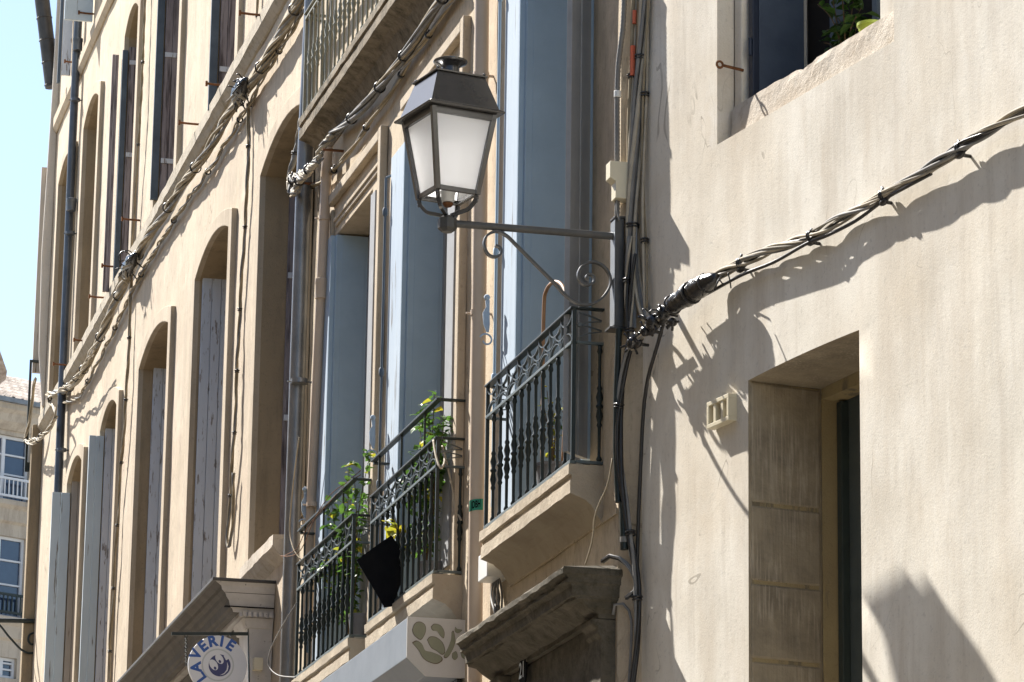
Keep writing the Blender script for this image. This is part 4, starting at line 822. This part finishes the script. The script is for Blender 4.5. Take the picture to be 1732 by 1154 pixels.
# ------------------------------------------------------------------ shop sign box (awning) with drop pattern
uW = B.u(788, 1090); fo, fz1 = B.oz(690, 1044, uW); _, fz0 = B.oz(692, 1112, uW); co, cz = B.oz(720, 1143, uW)
e = empty('shop_awning', B.w(uW-.8, fz0, 0), 'grey blue metal shop fascia box with leaf shaped cutouts on its end', 'awning'); uWl = B.u(470, 1180, fo)
m = MB(); m.profile(B, [(.02, fz1-.002), (fo, fz1), (fo, fz0), (co, cz), (.02, cz)], uWl, uW-.012); m.build('casing', mAwn, e, bevel=.004)
m = MB(); m.profile(B, [(.0, fz1+.004), (fo+.003, fz1+.004), (fo+.003, fz0), (co, cz-.003), (.0, cz-.003)], uW-.0115, uW); m.build('end_panel', mAwnS, e)
def px(x, y): return B.w(uW+.0015, *reversed(B.oz(480+x/2.886, 754+y/2.886, uW)))
drops = [[(628, 900), (640, 870), (665, 862), (688, 878), (690, 910), (672, 943), (655, 940), (635, 920)], [(720, 885), (735, 872), (765, 880), (782, 910), (778, 938), (762, 925), (748, 905), (728, 902)], [(702, 950), (715, 935), (745, 938), (775, 965), (785, 1005), (770, 1018), (745, 1000), (720, 985)],
 [(630, 965), (650, 955), (675, 970), (690, 1000), (720, 1008), (760, 1025), (770, 1045), (745, 1062), (710, 1055), (680, 1035), (660, 1000)], [(818, 915), (828, 910), (835, 960), (815, 1010), (795, 1033), (782, 1025), (800, 990), (815, 950)], [(822, 1015), (840, 1005), (848, 1030), (835, 1045), (822, 1035)], [(862, 1000), (875, 990), (888, 1020), (885, 1040), (868, 1030)], [(838, 885), (848, 895), (870, 900), (850, 915), (835, 905)]]
m = MB(); m2 = MB()
for d in drops:
    cx, cy = sum(p[0] for p in d)/len(d), sum(p[1] for p in d)/len(d); sm = spline([Vector((x, y, 0)) for x, y in d+[d[0]]], 5)[:-1]
    pts = [px(p.x, p.y) for p in sm]; m2.prism([px(cx+(p.x-cx)*1.07, cy+(p.y-cy)*1.07) for p in sm], B.e*.001); m.prism([p+B.e*.0012 for p in pts], B.e*.0012)
m2.build('cutout_rim', mDropE, e); m.build('cutout_shape', mDrop, e)
m = MB(); m.box(B, uWl, uW-.02, cz-.9, cz-.005, .02, .05); m.build('shop_glass', mPane, e)

# ------------------------------------------------------------------ shop front cornice of the tan house
uF = A.u(464, 1060); oz = lambda x, y: A.oz(290+x/5.95, 960+y/5.95, uF)
e = empty('shopfront', A.w(uF-3, 0, 0), 'old white painted wooden shopfront cornice with peeling paint and dentils', 'shopfront'); uFl = A.u(100, 1240, .4)
pf = [oz(*p) for p in ((440, 132), (505, 180), (512, 215), (548, 250), (560, 285), (585, 320), (600, 385), (622, 405), (632, 436))]; zt0 = pf[0][1]
m = MB(); PF = [(0, pf[0][1])] + pf + [(0, pf[-1][1])]; uFe = uF-.35*pf[0][0]; m.profile(A, PF, uFl, uFe, 0, .35); m.build('cornice', paint('shaded_joinery', (.12, .108, .093), (.075, .067, .058), .75, 0, .2, 4, .004, chip=(.04, .035, .03)), e, bevel=.004)  # shade under the long cornice run is put into this dark joinery colour
m = MB(); m.ret(A, PF, uFe+.003, .352); m.build('cornice_return', mShop, e)
m = MB(); o_, z_ = oz(436, 122); m.box(A, uFl, uF+.02, zt0+.0005, zt0+.025, 0, o_+.02); m.build('zinc_cap', mZincD, e, bevel=.003)
zd0 = pf[-1][1]; od = oz(720, 450)[0]; zd1 = oz(720, 485)[1]
m = MB(); u = uF-.03; du = .055
for k in range(90): m.box(A, uF-.0405-k*du-.032, uF-.0405-k*du, zd1, zd0-.001, .0, od+.02)
n_ = 6
for k in range(n_): o0 = .02+k*(od-.0)/n_; m.box(A, uF-.0395, uF-.0, zd1, zd0-.001, o0, o0+.55*(od-.0)/n_)
m.build('dentil_row', mShop, e)
pb = [oz(*p) for p in ((735, 490), (750, 530), (775, 588), (800, 595), (815, 1250))]; m = MB(); PB = [(0, pb[0][1]-.001)] + [(o, z-.001) for o, z in pb] + [(0, pb[-1][1])]; m.profile(A, PB, uF-.55, uF-.17, 0, .5); m.ret(A, PB, uF-.17, .5); m.build('pilaster', mShop, e)
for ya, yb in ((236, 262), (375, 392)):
    (o_a, z_a), (o_b, z_b) = oz(548, ya), oz(560, yb); m = MB(); m.box(A, uFe+.1, uFe+.352*o_a+.006, z_a-.007, z_a, 0, o_a+.002); m.build('crack_shade_line', mBlackC, e)  # dark strips for cracks and for missing shade between the end mouldings
m = MB(); m.profile(A, [(0, pb[0][1]-.002), (pb[0][0]-.02, pb[0][1]-.002), (pb[2][0]-.03, pb[2][1]), (.1, pb[2][1]-.01), (.1, pb[-1][1]), (0, pb[-1][1])], uFl, uF-.56); m.build('frieze', bpy.data.materials['shaded_joinery'], e, bevel=.004)
m = MB(); bo, bz = A.oz(430, 1132, uF); bo2, bz2 = A.oz(446, 1112, uF); m.box(A, uF-.12, uF-.02, bz, bz2, bo2, bo)
bx = m.build('bell_box', mCreamP, None, bevel=.003, loc=A.w(uF, bz, bo)); tag(bx, 'small beige box fixed on the shopfront pilaster end', 'box')
m = MB(); st = A.z(455, 925, .1); m.box(A, uF-.7, uF-.05, zt0+.03, zt0+.12, 0, .2)
# hanging laundry sign
uG = uF-.12; sg = empty('hanging_sign', A.w(uG, A.oz(420, 1150, uG)[1], .2), 'round white laundry sign with blue lettering and a smiling face hanging from an iron arm', 'sign')
G = lambda x, y, k=0: A.w(uG, *reversed(A.oz(x, y, uG))) + A.e*k
gx = lambda x, y, k=0: G(290+x/5.95, 960+y/5.95, k)
c = gx(462, 985); rr = (gx(755, 985)-gx(165, 985)).length/2
def disc(r0, k0, k1, cc=None, n=48, sx=1, sy=1, ang=0): 
    cc = cc or c; return [cc + A.e*k0 + A.n*(r0*(sx*math.cos(t)*math.cos(ang)-sy*math.sin(t)*math.sin(ang))) + Zv*(r0*(sx*math.cos(t)*math.sin(ang)+sy*math.sin(t)*math.cos(ang))) for t in [2*math.pi*i/n for i in range(n)]]
m = MB(); m.prism(disc(rr, -.02, 0), A.e*.04); m.build('sign_disc', mSign, sg, bevel=.004)
m = MB(); m.prism(disc(rr*.555, .0202, 0), A.e*.0008); m.build('inner_ring', mSignG, sg); m = MB(); m.prism(disc(rr*.505, .0211, 0), A.e*.0008); m.build('inner_disc', mSign, sg)
fc = gx(480, 990, .0); m = MB(); m.prism(disc(rr*.375, .0222, 0, fc), A.e*.0008); m.build('face', mSignN, sg)
m = MB()
for (x, y, sx, sy, a) in ((420, 985, 1.1, 1.75, -.6), (478, 925, 1.05, 1.65, -.6)): m.prism(disc(rr*.115, .0232, 0, gx(x, y), 20, sx, sy, a), A.e*.0008)
sm = [gx(555, 955, .0232), gx(570, 1000, .0232), gx(560, 1045, .0232), gx(525, 1080, .0232), gx(480, 1090, .0232), gx(525, 1068, .0232), gx(550, 1035, .0232), gx(556, 995, .0232)]
m.prism(sm, A.e*.0008)
m.prism([gx(x, y, .0238) for x, y in ((520, 895), (560, 875), (585, 915), (545, 940))], A.e*.0008); m.build('face_highlight', mSign, sg)
m = MB()
for (x, y) in ((434, 1018), (482, 952)): m.prism(disc(rr*.042, .0246, 0, gx(x, y), 16, 1, 1.35, -.5), A.e*.0006)
m.build('pupil', mSignN, sg)
m = MB(); rl_ = rr*.80
for ch, (x, y) in zip('LAVERIE', ((295, 1110), (248, 1008), (245, 880), (315, 800), (410, 752), (503, 752), (590, 790))):
    q = gx(x, y, .0206); d = q-c; ang = math.atan2(d.dot(Zv), d.dot(-A.n)); uo = (Zv*math.sin(ang)-A.n*math.cos(ang)); ri = (Zv*(-math.cos(ang))-A.n*math.sin(ang)); ri = -ri if ri.dot(Zv) < 0 and False else ri
    rgt = uo.cross(A.e); rgt = -rgt if rgt.dot(-A.n*math.sin(ang)+Zv*(-math.cos(ang))) < 0 and False else rgt
    vs, fs = text_mesh(ch, rr*.50, q, -rgt if (uo.cross(-rgt)).dot(A.e) < 0 else rgt, uo, rr*.022); m.add(vs, fs)
m.build('lettering', mSignB, sg)
m = MB(); pt, pb_ = G(422, 1064), G(424, 1210); m.tube([pt, pb_], 0, flat=(A.n, .03, .03)); m.tube([gx(0, 668), gx(800, 668)], 0, flat=(Zv, .026, .02)); 
for yy in (720, 1078): q = gx(805, yy, .02); m.ball(q, .008, 6)
m.build('bracket', mIron, sg, bevel=.002)
m = MB()
for x in (495, 595): m.ring(gx(x, 676), A.n, .016, .004, 10, 5)
for k in range(16): m.ring(gx(147, 690+k*19), A.n if k % 2 else A.e, .011, .003, 8, 4)
m.build('hanging_chain', mIron, sg)
bundle('drop_cable', 'thin white wire looping down beside the zinc downpipe under the shop cornice', [A.at(502, 1020, .2), A.at(478, 1058, .25), A.at(458, 1098, .25), A.at(454, 1125, .25), A.at(470, 1142, .22), A.at(500, 1146, .2)], 1, 0, .006, 1, [mCabG], [], seed=30)
bundle('drop_cable', 'pale wire curving across the zinc downpipe beside the farthest lower balcony', [B.at(506, 740, .19), B.at(498, 800, .19), B.at(492, 860, .19), B.at(490, 900, .19), B.at(497, 930, .19), B.at(510, 948, .16)], 1, 0, .006, 1, [mCabT], [], seed=31)
m = MB(); zz = zLb
# ------------------------------------------------------------------ plants
def plant(name, label, P, spread, n, L, mats, parentpot=None, stems=6, seed=1, hang=0, cat='plant', w=.7):
    rnd = random.Random(seed); e = empty(name, P, label, cat); tips = []; m = MB()
    for i in range(stems):
        d = Vector((rnd.uniform(-1, 1), rnd.uniform(-1, 1), 0)); q = [Vector(P)]
        t = Vector(P) + B.e*rnd.uniform(-1, 1)*spread[0] + B.n*rnd.uniform(-1, 1)*spread[1] + Zv*rnd.uniform(.35, 1)*spread[2]
        mid = Vector(P).lerp(t, .5)+Zv*spread[2]*.12+B.e*rnd.uniform(-.2, .2)*spread[0]; pts = spline([P, mid, t], 6); m.tube(pts, [.005*(1-.6*k/(len(pts)-1)) for k in range(len(pts))], 5); tips.append(pts)
    m.build('stem', mStem, e); parts = [MB() for _ in mats]
    for i in range(n):
        pts = tips[rnd.randrange(stems)]; k = rnd.randrange(2, len(pts)); b = pts[k]+Vector((rnd.gauss(0, 1), rnd.gauss(0, 1), rnd.gauss(0, 1)))*.018
        d = Vector((rnd.uniform(-1, 1), rnd.uniform(-1, 1), rnd.uniform(-.6, .6))); l = L*rnd.uniform(.6, 1.3); parts[0 if rnd.random() < .62 else rnd.randrange(len(mats))].leaf(b, d, (rnd.uniform(-.5, .5), rnd.uniform(-.5, .5), 1), l, l*w)
    for p_, mt in zip(parts, mats): p_.build('foliage', mt, e) if p_.f else None
    return e
s0, s1, s2 = slabs
def pot(label, u, z, r, h, mat=mTerra, o=.08):
    m = MB(); m.lathe(B.w(u, z, o), [(r*.75, 0), (r, h*.9), (r*1.07, h*.9), (r*1.07, h), (r*.95, h), (r*.9, h*.85)], 20)
    return tag(m.build('flower_pot', mat, None, smooth='auto', loc=B.w(u, z, o)), label, 'pot')
up_ = B.u(930, 800, .05); pot('grey flower pot behind the nearest railing with two canes', up_, s0[2]-.015, .105, .2, o=.03)
plant('potted_plant', 'sparse leafy plant in the grey pot behind the nearest railing', B.w(up_, s0[2]+.17, .03), (.14, .06, .45), 44, .045, [mLeafY, mLeafG], stems=7, seed=2)
m = MB(); ca = spline([B.at(*p, .07) for p in ((917, 780), (918, 640), (920, 520), (924, 492), (935, 478), (948, 480), (957, 500), (961, 560), (957, 680), (952, 780))], 6); m.tube(ca, .011, 8)
tag(m.build('plant_hoop', mBamboo, None, smooth=True, loc=B.w(up_, s0[2], .07)), 'bent brown cane hoop standing behind the nearest railing', 'cane')
pot('grey flower pot on the middle balcony', (s1[0]*.3+s1[1]*.7), s1[2]-.015, .09, .18, o=.06)
plant('potted_plant', 'bushy green and yellow plant on the middle balcony below the hand rail', B.w(s1[1]-.75, s1[2]+.15, .06), (.6, .07, 1.15), 560, .066, [mLeafG, mLeafY, mLeafD], stems=14, seed=3)
plant('potted_plant', 'broad leaved yellow plant poking through the middle railing', B.w((s1[0]*.62+s1[1]*.38), s1[2]+.32, .12), (.16, .12, .28), 26, .085, [mLeafY, mLeafG], stems=7, seed=4, w=1.0)
plant('potted_plant', 'green creeper overgrowing the farthest of the three lower railings', B.w(s2[1]-.55, s2[2]+.1, .07), (.8, .10, 1.25), 800, .066, [mLeafG, mLeafY, mLeafD], stems=20, seed=5)
pot('grey flower pot on the farthest balcony', s2[1]-.2, s2[2]-.015, .09, .2, o=.06)
bundle('vine_shoot', 'long thin reddish vine shoots trailing off the farthest balcony', [B.at(610, 800, .12), B.at(570, 830, .2), B.at(530, 880, .24), B.at(505, 930, .26), B.at(478, 940, .28)], 2, .02, .003, 1.5, [mRust], [], cat='plant', seed=33)
# black cloth hung on the middle railing
ucl = B.u(672, 945, OFR); q = [B.w(ucl, *reversed(B.oz(x, y, ucl))) for x, y in ((603, 948), (640, 921), (662, 906), (677, 928), (681, 980), (664, 1026), (650, 1028))]
m = MB(); m.prism(q, B.e*.012+B.n*.002); tag(m.build('black_cloth', mBlackC, None, loc=B.at(650, 1030, .21)), 'black triangular cloth tied to the middle railing', 'cloth')
m = MB(); m.tube(spline([B.at(*p) for p in ((733, 745, .2), (737, 770, .21), (745, 792, .2), (752, 780, .15), (748, 755, .12), (757, 790, .1), (766, 830, .06), (768, 855, .05), (780, 880, .02))], 6), .007, 6); tag(m.build('loose_cable', mCabC, None, smooth=True, loc=B.at(745, 792, .2)), 'loose pale cable draped over the end of the middle railing', 'cable')
# window plant of the cream house
pc = C.w(ol+.66, zo+.01, RD-.27); plant('window_plant', 'dark leafy plant on the window sill of the cream house', pc, (.33, .1, .6), 150, .075, [mLeafD, mLeafD, mLeafG], stems=12, seed=8)
m = MB(); pq = C.w(orr-.25, zo+.0, RD-.09); m.lathe(pq, [(.05, 0), (.065, .06), (.07, .06), (.07, .075), (.06, .075), (.055, .05)], 20); tag(m.build('flower_pot', mPotY, None, smooth='auto', loc=pq), 'yellow green pot at the right end of the stone sill', 'pot')

# ------------------------------------------------------------------ far end of the street
far = empty('far_house', D.w(0, 0, 0), 'distant stone house with white windows and a tiled roof closing the street', 'house')
ze = D.z(20, 690); zt2 = D.z(20, 660)
holes = []; uw0, uw1 = D.u(-6, 800), D.u(46, 800)
wz = [(D.z(20, 848), D.z(20, 737)), (D.z(20, 1045), D.z(20, 908)), (D.z(20, 1148), D.z(20, 1113))]
uR_ = D.u(46, 900); uL_ = uR_-1.25
holes = [rect(uL_, uR_, a, b) for a, b in wz[:2]] + [rect(uR_-.75, uR_-.1, *wz[2])]
wall(D, rect(-9, 5, 0, ze), holes, 'wall', mFarW, far, .5, .0, 8, 4)
m = MB(); m.box(D, -9, 5, 0, ze, -8, -.4); m.build('rear_wall', mFarW, far)
for k, h in enumerate(holes):
    u0, u1, z0, z1 = h[0][0], h[1][0], h[0][1], h[2][1]; m = MB(); loft(m, D, h, 0, -.2); t = .06
    Wn = m.build('window', mFarW, far); m = MB(); cu = (u0+u1)/2
    for a, b in ((u0, u0+t), (u1-t, u1), (cu-t*.7, cu+t*.7)): m.box(D, a, b, z0, z1, -.16, -.10)
    for zz in (z0, z1-t, z0+(z1-z0)*.7, z0+(z1-z0)*.4): m.box(D, u0+t, u1-t, zz, zz+t*(.6 if z0 < zz < z1-t else 1), -.158, -.105)
    m.build('window_frame', mFarF, Wn); m = MB(); m.add([D.w(u, z, -.15) for u, z in h], [(0, 1, 2, 3)]); m.build('pane', mFarG, Wn)
    if k < 2:
        m = MB(); zr = z0+(z1-z0)*(.3 if k == 0 else .25)
        for zz in (z0+.05, zr): m.box(D, u0-.2, u1+.15, zz, zz+.05, .10, .15)
        for i in range(16): u = u0-.18+i*(u1-u0+.33)/15; m.box(D, u-.012, u+.012, z0+.1, zr, .115, .135)
        m.build('balcony_railing', mFarF if k == 0 else mIron, Wn)
        m = MB(); m.profile(D, [(0, z0-.02), (.2, z0-.02), (.2, z0-.12), (.1, z0-.2), (.08, z0-.45), (0, z0-.5)], u0-.6, u1+.5); m.build('ledge', mFarW, Wn)
m = MB(); m.profile(D, [(0, ze), (.35, ze), (.35, ze-.12), (.25, ze-.2), (.2, ze-.35), (.05, ze-.5), (0, ze-.5)], -9, 5); m.build('cornice', mFarW, far)
m = MB(); m.box(D, -9, 5, ze-.0, ze+.1, .352, .46); m.build('eave_gutter', mZinc, far)
m = MB(); nu, nv_ = 260, 14; vs = []
for j in range(nv_+1):
    for i in range(nu+1):
        u = -9+14*i/nu; s_ = j/nv_; vs.append(D.w(u, ze+.1+s_*1.9+.05*math.sin(u*2*math.pi/.22)+(.03 if j % 2 else 0)+random.uniform(-.012, .012), .4-5.2*s_))
m.add(vs, [(j*(nu+1)+i, j*(nu+1)+i+1, (j+1)*(nu+1)+i+1, (j+1)*(nu+1)+i) for j in range(nv_) for i in range(nu)]); rf = m.build('roof', mTile, far)
uc = D.u(10, 652); zc_ = D.z(10, 657); m = MB(); m.tube([D.w(uc, zc_-1, -1.2), D.w(uc, zc_+.12, -1.2)], .1, 10); m.lathe(D.w(uc, zc_+.18, -1.2), [(.2, 0), (.22, .02), (.05, .1)], 12); m.tube([D.w(uc, zc_+.1, -1.2), D.w(uc, zc_+.2, -1.2)], .03, 6); m.build('chimney_pot', mRust, rf)
# roof corner of a house on the left
left = empty('corner_house', Vector((-9.5, 60, 0)), 'brown eave corner of a house at the left edge of the photo', 'house')
Q = Pl((-9, 60), math.pi/2); Q.e = Vector((1, 0, 0)); Q.n = Vector((0, -1, 0))
f = lambda x, y: Q.at(x, y, 0)
m = MB(); m.prism([f(-70, 655), f(0, 650), f(10, 642), f(12, 628), f(-4, 582), f(-70, 520)], Vector((-4, 5, 0))); m.build('roof', mTile, left)
m = MB(); bq = f(-6, 655); bq = f(-50, 655); m.prism([bq, f(-200, 655), Vector((f(-200, 655).x, bq.y, 0)), Vector((bq.x, bq.y, 0))], Vector((-4, 5, 0))); m.build('wall', mFarW, left)
# bracket of the next street lamp
ub_ = uE+.06; b2 = empty('lamp_bracket', A.w(ub_, A.oz(65, 1110, ub_)[1], .2), 'distant scrolled iron lamp bracket on the far end of the tan house', 'lamp bracket')
H = lambda x, y: A.w(ub_, *reversed(A.oz(x/3.846, 854+y/3.846, ub_)))
m = MB(); m.tube([H(255, 757), H(-110, 750)], .03, 8); m.build('bracket_arm', mIron, b2, smooth='auto')
m = MB(); m.tube(spline([H(*p) for p in ((222, 905), (205, 908), (185, 885), (190, 850), (215, 835), (245, 838))], 5), .013, 6); m.tube(spline([H(*p) for p in ((-110, 770), (-20, 770), (60, 860), (135, 940), (190, 965), (242, 958))], 6), .014, 6); m.build('scroll_brace', mIron, b2, smooth='auto')
m = MB(); m.tube([H(252, 720), H(248, 985)], .02, 6); m.build('bracket_post', mIron, b2)
